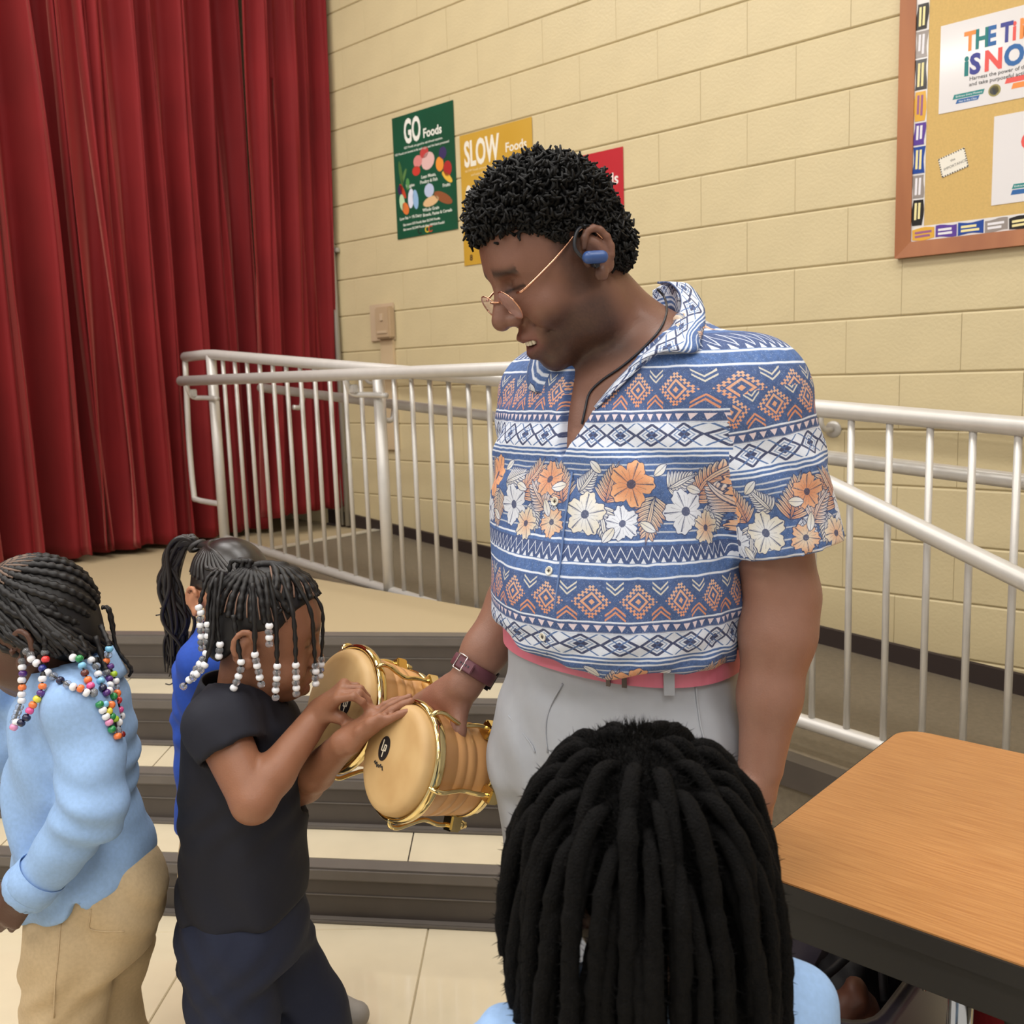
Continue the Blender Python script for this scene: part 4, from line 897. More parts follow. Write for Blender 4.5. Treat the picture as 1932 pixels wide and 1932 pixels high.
def collar_half(sg):
    A_ = [coll(sg*(math.pi-.0-(math.pi-.50)*i/22), 0) for i in range(23)]; V_ = []; uv_ = []; k = 9
    for i, (a, f, o_) in enumerate(A_):
        for j in range(k):
            if j < 3: p = a.lerp(f, j/2)
            else:
                t = (j-3)/(k-4); p = f.lerp(o_, t)+(o_-f).cross(Vector((0, 0, 1))).cross(o_-f).normalized()*(.010*math.sin(t*math.pi)+.004)
                h = sbvh.find_nearest(p)
                if h[0] is not None and (p-h[0]).dot(h[1]) < .004: p = h[0]+h[1]*.0045
            V_.append(p); uv_.append((.5+i*.0105/PER, .565-(j-2)*.0095/PER))
    F_ = [(i*k+j, i*k+j+1, (i+1)*k+j+1, (i+1)*k+j) for i in range(22) for j in range(k-1)]
    o = mesh('collar_wing', V_, F_, shirt, M_shirt, True); ul = o.data.uv_layers.new(name='UVMap')
    for lp in o.data.loops: ul.data[lp.index].uv = uv_[lp.vertex_index]
    sd = o.modifiers.new('thick', 'SOLIDIFY'); sd.thickness = .003; sd.offset = 0
collar_half(-1)
bbvh = BVHTree.FromPolygons([tuple(p) for p in V], [tuple(q) for q in Q])
def surf(x, y, dflt, lift, bvs):
    d = (at(x, y, 1)-CAMP).normalized(); best = None
    for b_ in bvs:
        h = b_.ray_cast(CAMP, d)
        if h[0] is not None and (best is None or h[3] < best): best = h[3]
    return CAMP+d*(best-lift) if best is not None and best < 1.75 else at(x, y, dflt)
fold = [(1240, 533, 1.50), (1262, 534, 1.475), (1280, 552, 1.44), (1284, 580, 1.40), (1270, 612, 1.37), (1240, 646, 1.35), (1200, 682, 1.335), (1160, 722, 1.325), (1122, 768, 1.315)]
outr = [(1262, 540, 1.52), (1296, 536, 1.495), (1324, 570, 1.46), (1330, 606, 1.40), (1322, 640, 1.36), (1311, 664, 1.34), (1246, 664, 1.335), (1172, 727, 1.32), (1124, 770, 1.315)]
fp = bez([surf(x, y, Y, .010, (bbvh, sbvh)) for x, y, Y in fold], 5); op = bez([surf(x, y, Y, .007, (bbvh, sbvh)) for x, y, Y in outr], 5)
V_ = []; uv_ = []; k = 8
for i, (a, b) in enumerate(zip(fp, op)):
    n_ = (CAMP-a).normalized()
    for j in range(k):
        t = j/(k-1); V_.append(a.lerp(b, t)+n_*(.012*math.sin(t*math.pi)*min(1, (b-a).length/.05))); uv_.append((.55+i*.0075/PER, .565-t*(b-a).length/PER))
F_ = [(i*k+j, (i+1)*k+j, (i+1)*k+j+1, i*k+j+1) for i in range(len(fp)-1) for j in range(k-1)]
o = mesh('collar_wing', V_, F_, shirt, M_shirt, True); ul = o.data.uv_layers.new(name='UVMap')
for lp in o.data.loops: ul.data[lp.index].uv = uv_[lp.vertex_index]
sd = o.modifiers.new('thick', 'SOLIDIFY'); sd.thickness = .003; sd.offset = 0
# collar stand: inside of the collar behind the neck
bs_ = [(p, p+Vector((0, .0, -.045))) for p in bez([at(1232, 548, 1.545), at(1252, 537, 1.53), at(1272, 536, 1.49), at(1282, 560, 1.43)], 5)]; collar_strip('collar_stand', bs_, .5)
# ---------------- trousers, belt, shoes
M_tr = mat('grey_twill', (158, 160, 166), .8, noise=.04, nscale=30, bump=.55, bscale=14)
bc0 = at(1170, 1258, 1.45); T = Field()
T.loft([(Vector((bc0.x, bc0.y, 1.088)), .181, .149), (at(1170, 1262, 1.45), .184, .151), (at(1168, 1300, 1.45),   .190, .156), (at(1166, 1380, 1.45), .205, .164), (at(1164, 1470, 1.45), .200, .155)], ML, MF, .04)
hipR, hipL = at(1062, 1420, 1.52), at(1262, 1420, 1.385); 
kR, kL = Vector((hipR.x-.0, hipR.y-.005, .52)), Vector((hipL.x+.01, hipL.y, .52)); aR, aL = Vector((kR.x+.02, kR.y+.05, .06)), Vector((kL.x+.03, kL.y+.05, .06))
T.chain([hipR, kR, aR], [.118, .096, .085], .05); T.chain([hipL, kL, aL], [.120, .098, .086], .05)
def tfold(X, Y, Z, D): return D+(.0035*np.sin(34*Z+26*X+5*np.sin(15*X))*np.clip((1.02-Z)/.1, 0, 1)+.003*np.sin(60*X+20*Z)*np.clip((.98-Z)/.1, 0, 1)*np.clip((Z-.75)/.1, 0, 1)).astype(np.float32)
T.add(tfold, (-2, 0, 0), (2, 3, 1.2), 0, 'f')
tv, tf_ = T.nets(.008); tv = relax(tv, tf_, 2, .4); trs = fmesh('trousers', tv, tf_, man, M_tr)
tbv = BVHTree.FromPolygons([tuple(p) for p in tv], [tuple(q) for q in tf_])
def seam(nm, px, r_=.0016, m=None, par=None, bv=None, lift=.0008):
    q = [on_shirt(x, y, bv or tbv) for x, y in px]; q = [h[0]+h[1]*lift for h in q if h[0] is not None]
    if len(q) > 2: return tube(nm, bez(q, 4), r_, par or trs, m or M_tr, 6)
seam('pocket_seam', [(1312, 1290), (1316, 1330), (1322, 1370), (1330, 1400)]); seam('fly_seam', [(1062, 1290), (1040, 1330), (1030, 1370), (1034, 1420)], .0016); seam('crease', [(960, 1350), (1000, 1400), (1010, 1420)], .0014)
bc = at(1170, 1258, 1.45); bz = 1.051
M_pink = mat('pink_leather', (206, 112, 132), .5); M_tan3 = mat('buckle_metal', (90, 80, 78), .35, metal=.7)
def beltpt(t, g=0, z=bz): 
    a, b = .186+g, .152+g; c, s_ = math.cos(t), math.sin(t); l = a*math.copysign(abs(s_)**.9, s_); f = b*math.copysign(abs(c)**.9, c); return Vector((bc.x+ML.x*l+MF.x*f, bc.y+ML.y*l+MF.y*f, z-.012*math.sin(t)+.004*math.cos(t)))
nb_ = 72; BV_ = []; BF_ = []
for i in range(nb_):
    t = 2*math.pi*i/nb_
    for (g, dz) in ((.0, -.017), (.004, -.017), (.004, .017), (.0, .017)): BV_.append(beltpt(t, g)+Vector((0, 0, dz)))
for i in range(nb_):
    j = (i+1) % nb_
    for k in range(4): k2 = (k+1) % 4; BF_.append((i*4+k, j*4+k, j*4+k2, i*4+k2))
belt = mesh('belt', BV_, BF_, man, M_pink); belt['label'] = 'pink leather belt'
def beltbox(nm, t0, t1, g, hz, m, th=.004):
    v_ = []
    for t in (t0, (t0*2+t1)/3, (t0+2*t1)/3, t1):
        for (gg, dz) in ((g, -hz), (g+th, -hz), (g+th, hz), (g, hz)): v_.append(beltpt(t, gg)+Vector((0, 0, dz)))
    f_ = [(i*4+k, (i+1)*4+k, (i+1)*4+(k+1) % 4, i*4+(k+1) % 4) for i in range(3) for k in range(4)] + [(3, 2, 1, 0), (12, 13, 14, 15)]
    return mesh(nm, v_, f_, belt, m)
beltbox('belt_tip', -.12, .40, .004, .0155, M_pink); beltbox('buckle', .40, .43, .004, .020, M_tan3, .007); beltbox('buckle', .52, .56, .004, .019, M_tan3, .006); beltbox('belt_loop', .86, .95, .005, .026, M_tr, .004)
M_sho = mat('dark_shoe', (44, 40, 40), .5)
for a in (aR, aL):
    s_ = Field(); s_.chain([a+Vector((0, 0, -.015)), a+MF*.10+Vector((0, 0, -.022)), a+MF*.19+Vector((0, 0, -.028))], [.045, .042, .032], .03); v_, f2 = s_.nets(.008); fmesh('shoe', v_, f2, man, M_sho)
# ---------------- glasses, earbud, watch, cord
M_gold = mat('rose_gold_wire', (214, 160, 130), .2, metal=1); M_lens = mat('tinted_lens', (206, 164, 156), .04, alpha=.30)
G = Field().T(HR, HO, HS); gl = empty('eyeglasses', G.P((0, .11, -.01))); tag(gl, 'thin gold wire eyeglasses low on the nose', 'glasses')
for q in (-1, 1):
    cx = q*.034; ring = [G.P((cx+.024*math.cos(t), .114+.25*.022*math.sin(t), -.012+.0215*math.sin(t))) for t in np.linspace(0, 2*math.pi, 25)]
    tube('lens_rim', ring, .0011, gl, M_gold, 6); n_ = len(ring)-1
    c = sum((Vector(p) for p in ring[:-1]), Vector())/n_; lens = mesh('lens', [c]+[Vector(p) for p in ring[:-1]], [(0, i+1, (i+1) % n_+1) for i in range(n_)], gl, M_lens, True); sd = lens.modifiers.new('thick', 'SOLIDIFY'); sd.thickness = .0012
    tube('temple_arm', bez([G.P((q*.058, .107, .000)), G.P((q*.072, .100, .001)), G.P((q*.079, .05, .016)), G.P((q*.083, .006, .033)), G.P((q*.084, -.012, .030)), G.P((q*.083, -.024, .008))], 4), .0017, gl, M_gold, 6)
tube('nose_bridge', bez([G.P((-.012, .118, -.004)), G.P((0, .125, .000)), G.P((.012, .118, -.004))], 5), .0013, gl, M_gold, 6)
M_bud = mat('blue_plastic', (52, 82, 138), .35); M_budk = mat('dark_plastic', (30, 32, 40), .4)
eb = empty('earbud', G.P((-.095, .0, .0))); tag(eb, 'blue clip-on earbud hooked on the ear', 'earbud')
def rbox(nm, c, hx, hy, hz, par, m, b=.004, rot=0):
    ay = HR[:, 1]*math.cos(rot)+HR[:, 2]*math.sin(rot); az = HR[:, 2]*math.cos(rot)-HR[:, 1]*math.sin(rot)
    return bev(obox(nm, G.P(c), HR[:, 0], ay, az, hx, hy, hz, par, m), b, 3)
_b = Field(); _a = np.array((0, math.cos(.40), math.sin(.40)))*.0095; _b.T(HR, HO, HS); _b.cap(np.array((-.098, .005, -.004))-_a, np.array((-.098, .005, -.004))+_a, .0082, k=.002); _v, _f = _b.nets(.0015); fmesh('earbud_body', _v, _f, eb, M_bud)
tube('ear_hook', bez([G.P((-.092, .017, -.002)), G.P((-.090, .022, .016)), G.P((-.088, .014, .030)), G.P((-.086, .0, .037)), G.P((-.084, -.018, .030))], 5), .0026, eb, M_budk, 8)
rbox('speaker_tip', (-.089, .004, -.012), .006, .006, .006, eb, M_budk, .003)
text('earbud_mark', 'ear', .009, Vector(G.P((-.1053, .015, -.010))), -Vector(HR[:, 1])*.92-Vector(HR[:, 2])*.38, Vector(HR[:, 2])*.92-Vector(HR[:, 1])*.38, eb, M_pipe, .0002) if 0 else None
# wrist watch
wd = (ER-WR).normalized(); wc = WR+wd*.030
M_band = mat('maroon_band', (92, 46, 56), .55)
wt = empty('wristwatch', wc); tag(wt, 'maroon watch band with a silver buckle on the wrist above the drums', 'watch')
a = wd.orthogonal().normalized(); b = wd.cross(a); prof = [(.0385, -.011), (.0405, -.010), (.0405, .010), (.0385, .011)]
lathe('watch_band', prof, wc, wd, wt, M_band, 36, closed=True)
tc = (CAMP-wc); tc = (tc-wd*tc.dot(wd)).normalized(); sd_ = wd.cross(tc)
tcl = (tc*.8-sd_*.6).normalized() if (sd_.x > 0) else (tc*.8+sd_*.6).normalized(); sl_ = wd.cross(tcl)
bp = wc+tcl*.042
tube('watch_buckle', [bp+wd*.013+sl_*.009, bp+wd*.013-sl_*.009, bp-wd*.013-sl_*.009, bp-wd*.013+sl_*.009, bp+wd*.013+sl_*.009], .0014, wt, mat('silver_buckle', (222, 214, 212), .2, metal=.9), 6)
obox('band_end', wc+tcl*.0415+sl_*.012, sl_, wd, tcl, .018, .009, .0015, wt, M_band, .001)
for k in range(4): obox('band_hole', wc+tcl*.0432+sl_*(.002+.006*k), sl_, wd, tcl, .0014, .0016, .0006, wt, M_budk)
obox('watch_case', wc-tcl*.045, sl_, wd, tcl, .018, .020, .006, wt, M_budk, .004)
# cord
crd = tube('neck_cord', bez([surf(x, y, 1.45, .0025, (bbvh,)) for x, y in ((1240, 545), (1254, 562), (1258, 588), (1246, 620), (1215, 655), (1175, 690), (1135, 718), (1112, 742), (1104, 772), (1098, 800))], 4), .0017, None, M_budk, 6); tag(crd, 'thin black cord round the neck inside the open collar', 'necklace')
# ================================================================== BONGOS
M_hide = mat('rawhide', (206, 172, 120), .55, col2=(188, 150, 98), nscale=14); M_wood = mat('natural_wood_shell', (206, 156, 102), .35, col2=(192, 140, 88), nscale=10); M_brass = mat('polished_brass', (228, 204, 144), .09, metal=1); M_ink = mat('logo_black', (24, 20, 20), .5); M_cream = mat('logo_cream', (226, 214, 190), .5)
bg_ = empty('bongo_drums', BC1-BN*.1); tag(bg_, 'pair of natural wood bongos with rawhide heads and polished brass rims', 'bongos')
def onray(x, y, C, n_): d = at(x, y, 1)-CAMP; return CAMP+d*((C-CAMP).dot(n_)/d.dot(n_))
def bongo(C, r_, angs, logo, sign):
    dn = -BN
    sh_ = lathe('drum_shell', [(r_*.5, .160), (r_*.80, .160), (r_*.835, .150), (r_*.865, .122), (r_*.845, .1195), (r_*.845, .1165), (r_*.872, .114), (r_*.893, .100), (r_*.873, .0975), (r_*.873, .0945), (r_*.90, .092), (r_*.918, .078), (r_*.898, .0755), (r_*.898, .0725), (r_*.925, .070), (r_*.96, .030), (r_*.97, .012), (r_*.5, .010)], C, dn, bg_, M_wood, 48)
    lathe('drumhead', [(0.0001, -.0020), (r_*.5, -.0018), (r_*.80, -.0008), (r_*.90, .0006), (r_*.955, .0045), (r_*.985, .011), (r_*.995, .022), (r_*.99, .030), (r_*.93, .031)], C, dn, sh_, M_hide, 64)
    lathe('rim', [(r_*1.0, .024), (r_*1.015, .0185), (r_*1.055, .017), (r_*1.09, .021), (r_*1.10, .028), (r_*1.085, .034), (r_*1.05, .038), (r_*1.015, .039), (r_*1.0, .036)], C, dn, sh_, M_brass, 64, closed=True)
    lathe('bottom_band', [(r_*.845, .150), (r_*.865, .148), (r_*.850, .166), (r_*.80, .166)], C, dn, sh_, M_brass, 48, closed=True)
    for an in angs:
        v_ = BUP*math.cos(an)+BE*math.sin(an); sd = BN.cross(v_)
        P_ = lambda rr_, h_, s_=0: C+dn*h_+v_*rr_+sd*s_
        obox('lug_bracket', P_(r_*.87+.010, .150), v_, dn, sd, .014, .012, .013, sh_, M_brass, .003)
        tube('tuning_rod', bez([P_(r_*1.02, .020), P_(r_*1.10+.004, .024), P_(r_*1.10+.006, .040), P_(r_*1.02+.004, .065), P_(r_*.98, .090), P_(r_*.93+.010, .120), P_(r_*.87+.013, .150), P_(r_*.87+.012, .178)], 5), .0040, sh_, M_brass, 10)
        lathe('tuning_nut', [(0, .0), (.0075, .0), (.0082, .004), (.0075, .008), (.0060, .010), (.0060, .014), (0, .016)], P_(r_*.87+.012, .164), dn, sh_, M_brass, 12)
    c = onray(*logo, C+BN*.0025, BN); up = (BUP*.97+BN.cross(BUP)*.10).normalized(); rt = up.cross(BN); q = lambda x, y, h=0: c+rt*x+up*y+BN*(.0006+h)
    n_ = 28; lo_ = mesh('logo_oval', [q(.0150*math.cos(2*math.pi*i/n_), .0205*math.sin(2*math.pi*i/n_), dz) for dz in (0, -.001) for i in range(n_)], [tuple(range(n_))]+[(i, n_+i, n_+(i+1) % n_, (i+1) % n_) for i in range(n_)], sh_, M_ink)
    for (x0, y0, x1, y1) in ((-.0050, .0135, -.0050, -.0045), (-.0050, -.0040, .0015, -.0040), (.0012, .0070, .0012, -.0140), (.0012, .0064, .0065, .0064), (.0065, .0070, .0065, -.0030), (.0065, -.0024, .0030, -.0024)):
        d_ = Vector((x1-x0, y1-y0)).length/2; vx = abs(x1-x0) > abs(y1-y0); obox('logo_letter_stroke', q((x0+x1)/2, (y0+y1)/2, .0006), rt if vx else up, up if vx else rt, BN, d_, .00105, .0003, sh_, M_cream)
    if sign:
        pts = [q(-.015+.030*t, -.029+.0030*math.sin(t*31)*(1-.4*t)+.0015*math.sin(t*11), .0002) for t in np.linspace(0, 1, 60)]; s_ = tube('signature', pts, .0008, sh_, M_ink, 5)
    return sh_
D_ = math.pi/180
bongo(BC1, .092, [a*D_ for a in (196, 268, 340, 62, 125)], (725, 1412), True)
bongo(BC2, .108, [a*D_ for a in (200, 272, 330, 40, 110)], (652, 1329), False)
obox('center_block', BLK, BE, BUP, BN, .040, .026, .048, bg_, M_wood, .006)
# ================================================================== CHILDREN
M_hb = mat('braided_hair', (24, 21, 21), .5, spec=.4)
def kid_shirt(name, c, **k): return mat(name, c, .85, noise=.06, nscale=160, bump=.7, bscale=17, **k)
def bead_mesh(nm, m):
    V_, F_ = lathe_vf([(.0022, -.0050), (.0048, -.0046), (.0064, -.0022), (.0067, 0), (.0064, .0022), (.0048, .0046), (.0022, .0050)], (0, 0, 0), (0, 0, 1), 14); me = bpy.data.meshes.new(nm); me.from_pydata(V_, [], F_); me.materials.append(m); me.polygons.foreach_set('use_smooth', np.ones(len(me.polygons), bool)); return me
BC = dict(w=(236, 236, 240), o=(236, 122, 60), p=(84, 44, 120), b=(34, 46, 130), n=(28, 30, 62), r=(222, 58, 56), g=(34, 134, 72), l=(126, 190, 226), k=(226, 86, 150), i=(228, 150, 190), y=(228, 214, 70), m=(160, 190, 50), d=(96, 44, 36), e=(120, 24, 26))
BM = {k: bead_mesh('bead', mat('bead_'+k, v, .18, coat=.5)) for k, v in BC.items()}; BM['c'] = bead_mesh('bead', mat('clear_bead', (236, 238, 244), .06, trans=.85, ior=1.25, coat=.6))
def beads(par, pts, cols):
    """pts: bead centres"""
    for i, p in enumerate(pts):
        d = (Vector(pts[min(i+1, len(pts)-1)])-Vector(pts[max(i-1, 0)])).normalized() if len(pts) > 1 else Vector((0, 0, 1))
        o = link('bead', BM[cols[i]], par); M_ = Vector((0, 0, 1)).rotation_difference(d).to_matrix().to_4x4(); M_.translation = Vector(p); o.matrix_basis = wm(par).inverted() @ M_ if 0 else M_
def braid(par, pts, r_=.0036, name='braid', m=None, seg=6):
    q = bez(pts, 7); n_ = len(q); rad = [r_*(1+.22*math.sin(i*1.9))*(1 if i < n_-3 else .8) for i in range(n_)]; return tube(name, q, rad, par, m or M_hb, seg)
def strand(par, root, blist, Y, r_=.0036, bv=None):
    """root: list of (x,y,Y) for the hair, blist: [(x,y,colour)], Y depth of beads (start, end)"""
    n_ = len(blist); bp_ = []
    for i, (x, y, c) in enumerate(blist):
        p = at(x, y, Y[0]+(Y[1]-Y[0])*(i/max(1, n_-1)))
        if bv is not None:
            d_ = (p-CAMP).normalized(); h = bv.ray_cast(CAMP, d_)
            if h[0] is not None and (h[0]-CAMP).length < (p-CAMP).length+.008: p = CAMP+d_*((h[0]-CAMP).length-.008)
        bp_.append(p)
    pts = [at(*q) for q in root]+[bp_[0]]+([bp_[-1]] if n_ > 1 else []); b = braid(par, pts[:-1] if n_ > 1 else pts, r_)
    if n_ > 1: tube('braid_core', bp_, .0018, b, M_hb, 5)
    beads(b, bp_, [c for x, y, c in blist])
def scalp(Rm, O, sc, grow=.004):
    """point on the scalp for local angles: az from forward towards the right, el up"""
    c = np.array((0, .016, .040)); r_ = np.array((.076, .092, .088))+grow
    def fn(az, el): d = np.array((math.sin(az)*math.cos(el), math.cos(az)*math.cos(el), math.sin(el))); return Vector(O+Rm @ ((c+d*r_)*sc))
    return fn
def headhair(Rm, O, sc, hp, parent, grow=.006, vox=.0045, m=None):
    hp = np.array(hp); Fh = Field().T(Rm, O, sc); Fh.ell((0, .016, .040), (.076+grow, .092+grow, .088+grow), .02); Fh.ell((0, -.026, -.008), (.062, .056, .050), .03)
    def cf_(X, Y, Z, D):
        l0 = ((X-O[0])*Rm[0, 1]+(Y-O[1])*Rm[1, 1]+(Z-O[2])*Rm[2, 1])/sc; l2 = ((X-O[0])*Rm[0, 2]+(Y-O[1])*Rm[1, 2]+(Z-O[2])*Rm[2, 2])/sc
        return smax(D, (np.interp(l0.ravel(), hp[:, 0], hp[:, 1]).reshape(l0.shape)-l2).astype(np.float32)*.7, .006)
    Fh.add(cf_, O-.2, O+.2, 0, 'f'); v_, f_ = Fh.nets(vox); v_ = relax(v_, f_, 2, .4); return fmesh('hair', v_, f_, parent, m or M_hb)
KH = [[-.12, -.045], [-.05, -.045], [-.03, -.02], [-.012, .018], [.02, .03], [.035, .02], [.05, .045], [.066, .068], [.085, .080], [.12, .090]]
def tone(V, Rm, O, sc, c, lipc):
    lo_ = hl(V, Rm, O, sc); col_ = np.tile(L(c), (len(V), 1)); lm = (np.exp(-((lo_[:, 2]+.074)/.012)**2)*ss(.086, .098, lo_[:, 1])*(np.abs(lo_[:, 0]) < .026))[:, None]*.6; col_ = col_*(1-lm)+L(lipc)*lm
    bm2 = (np.exp(-((lo_[:, 2]-.032)/.005)**2)*ss(.07, .084, lo_[:, 1])*(np.abs(lo_[:, 0]) > .012)*(np.abs(lo_[:, 0]) < .05))[:, None]*.7; col_ = col_*(1-bm2)+L((36, 26, 24))*bm2
    ey = (np.exp(-((lo_[:, 2]-.004)/.0022)**2)*ss(.082, .088, lo_[:, 1])*(np.abs(np.abs(lo_[:, 0])-.033) < .017))[:, None]*.85; return col_*(1-ey)+L((26, 20, 20))*ey
# ------------------------------------------------------------------ girl in navy, playing
def onpl(x, y, C): d = at(x, y, 1)-CAMP; return CAMP+d*((C-CAMP).dot(BN)/d.dot(BN))
Y1 = 1.66; g1R = frame((.98, .19), R(12)); g1O = np.array(at(478, 1200, Y1)); g1S = 1.03; F1, L1 = Vector((.995, -.09, 0)), Vector((.09, .995, 0))
r1 = [(1322, 456, .070, .066), (1350, 458, .105, .092), (1420, 458, .112, .104), (1520, 460, .108, .106), (1620, 461, .112, .110), (1700, 462, .118, .114)]
def rg1(g): return [(at(x, y, Y1), a+g, b+g) for y, x, a, b in r1]
sR, eR, wR_ = at(415, 1372, 1.555), at(478, 1512, 1.495), onpl(604, 1344, BC2+BN*.055)
sL, eL, wL_ = at(455, 1370, 1.765), at(575, 1478, 1.70), onpl(650, 1402, BC2+BN*.035)
F = Field(); F.loft(rg1(-.012), L1, F1, .03); F.cap(F.P(g1O+g1R @ np.array((0, -.010, -.05))), at(452, 1330, Y1), .040, .044, .03)
F.chain([sR, eR], [.044, .036], .02); F.chain([eR, eR.lerp(wR_, .3), wR_], [.0345, .034, .0235], .012); F.chain([sL, eL], [.042, .034], .02); F.chain([eL, eL.lerp(wL_, .3), wL_], [.034, .033, .0235], .015)
k1 = onpl(656, 1291, BC2+BN*.052); pd1 = (k1-wR_).normalized()
hand(F, wR_, pd1, Vector((.35, -.9, -.1)), Vector((-.45, -.25, .85)), ((.55, .95, .5), (.75, 1.0, .5), (.9, 1.0, .6), (1.0, 1.1, .6)), .135, kk=.003, thumb=(Vector((.75, -.2, -.1)), Vector((.75, .1, -.6)), Vector((.45, .1, -.9))))
k2 = onpl(738, 1333, BC1+BN*.004); pd2 = (k2-wL_).normalized()
hand(F, wL_, pd2, Vector((-.3, -.6, .7)), Vector((-.55, -.3, .75)), ((.08, .1, .1), (.05, .12, .1), (.1, .15, .1), (.15, .2, .1)), .140, kk=.003, thumb=(pd2*.75+Vector((0, -.25, .40)), pd2*.95+Vector((0, -.15, .12)), pd2+Vector((0, 0, -.05))))
F.T(g1R, g1O, g1S); face(F, child=True); ear(F, 1, .85); ear(F, -1, .85); F.T(np.eye(3), (0, 0, 0), 1)
V, Q = F.nets(.0034); V = relax(V, Q, 1, .35); g1 = fmesh('person', V, Q, None, M_skin, tone(V, g1R, g1O, g1S, (146, 100, 76), (150, 88, 84))); tag(g1, 'child in navy polo shirt with white-beaded braids tapping the bongos', 'person')
M_nav = kid_shirt('navy_pique', (18, 19, 32)); M_den = kid_shirt('dark_denim', (24, 30, 52))
S = Field(); S.loft(rg1(.004), L1, F1, .03); ax = (eR-sR).normalized(); se = sR.lerp(eR, .34); S.cap(at(445, 1335, 1.62), sR, .062, .056, .03); cutcap(S, sR, se+ax*.04, .057, .060, .025, se, ax); S.cap(se-ax*.03, se+ax*.1, .043, .056, .004, 's')
ax = (eL-sL).normalized(); se2 = sL.lerp(eL, .45); S.cap(at(455, 1335, 1.70), sL, .06, .054, .03); cutcap(S, sL, se2+ax*.04, .054, .057, .025, se2, ax); S.cap(se2-ax*.03, se2+ax*.1, .041, .053, .004, 's')
def kf(a1, a2, z0): 
    return lambda X, Y, Z, D: D+(a1*np.sin(42*Z+30*X+6*np.sin(17*X+8*Z))+a2*np.sin(80*X-35*Z+4*np.sin(22*Z))*np.clip((z0-Z)/.1, 0, 1)).astype(np.float32)
S.add(kf(.0025, .0022, .95), (-3, 0, 0), (3, 4, 2), 0, 'f'); S.cap(at(452, 1325, Y1), at(462, 1250, Y1), .048, .07, .006, 's')
v_, f_ = S.nets(.0055); v_ = relax(v_, f_, 2, .4); s1 = fmesh('shirt', v_, f_, g1, M_nav)
def polo_collar(par, ctr, la, fa, a, b, z, h, drop, m, tilt=.0):
    V_ = []; n_ = 40; k = 5
    for i in range(n_):
        t = -math.pi+.16+(2*math.pi-.32)*i/(n_-1); c, s_ = math.cos(t+math.pi), math.sin(t+math.pi)
        for j in range(k):
            q = j/(k-1); g_2 = .003+.020*q*(1+.25*max(0, c)); V_.append(Vector((ctr.x, ctr.y, 0))+la*((a+g_2)*s_)+fa*((b+g_2)*c)+Vector((0, 0, z+h-drop*q*(1+.35*max(0, c))+tilt*c)))
    F_ = [(i*k+j, i*k+j+1, (i+1)*k+j+1, (i+1)*k+j) for i in range(n_-1) for j in range(k-1)]; o = mesh('collar', V_, F_, par, m, True); sd = o.modifiers.new('thick', 'SOLIDIFY'); sd.thickness = .0035; sd.offset = 0; return o
cz = at(455, 1318, Y1); polo_collar(s1, cz, L1, F1, .062, .062, cz.z, .030, .040, M_nav, -.014)
T = Field(); hz = at(462, 1705, Y1); T.loft([(at(462, 1672, Y1), .106, .104), (at(462, 1730, Y1), .120, .118), (at(465, 1800, Y1), .124, .116)], L1, F1, .03)
T.chain([at(432, 1790, 1.60), at(438, 1905, 1.60), Vector((at(445, 1905, 1.60).x+.02, 1.60, .06))], [.082, .074, .060], .03); T.chain([at(522, 1790, 1.72), at(582, 1905, 1.73), Vector((at(610, 1905, 1.73).x+.03, 1.74, .06))], [.080, .066, .056], .03)
T.add(kf(.003, .002, .8), (-3, 0, 0), (3, 4, 2), 0, 'f'); v_, f_ = T.nets(.007); v_ = relax(v_, f_, 2, .4); t1 = fmesh('trousers', v_, f_, g1, M_den); bt1 = BVHTree.FromPolygons([tuple(p) for p in v_], [tuple(q) for q in f_])
seam('pocket_edge', [(376, 1706), (400, 1716), (425, 1712), (440, 1698)], .0016, mat('pale_stitch', (120, 122, 136), .8), t1, bt1)
def kid_shoe(par, p, d, m): 
    s_ = Field(); d = Vector(d).normalized(); p = Vector(p); s_.chain([p+Vector((0, 0, .045)), p+d*.07+Vector((0, 0, .038)), p+d*.13+Vector((0, 0, .032))], [.040, .038, .030], .03); s_.add(lambda X, Y, Z, D: np.maximum(D, (.004-Z).astype(np.float32)+0*D), (-3, 0, -.1), (3, 4, .1), 0, 'f'); v_, f_ = s_.nets(.007); fmesh('shoe', v_, f_, par, m)
M_shk = mat('grey_canvas_shoe', (150, 144, 138), .8)
kid_shoe(g1, (at(445, 1905, 1.60).x+.01, 1.60, 0), F1, M_sho); kid_shoe(g1, (at(610, 1905, 1.73).x+.02, 1.74, 0), F1, M_sho)
h1 = headhair(g1R, g1O, g1S, KH, g1, .003); sc1 = scalp(g1R, g1O, g1S, .005)
M_part = mat('scalp_line', (120, 90, 74), .6)
hub = sc1(R(150), R(66))
for k in range(9):                                   # rows swept up from the hairline above the ear to the knot
    a0 = R(62+k*13); p = [sc1(a0, R(2+ (14 if k < 2 else 0))), sc1(a0*.9+R(150)*.1, R(22)), sc1(a0*.7+R(150)*.3, R(44)), hub]; braid(h1, p, .0058, 'cornrow')
    tube('parting', bez([sc1(a0+R(6), R(6)), sc1((a0+R(6))*.9+R(150)*.1, R(24)), sc1(a0*.72+R(150)*.28, R(46))], 5), .0016, h1, M_part, 5)
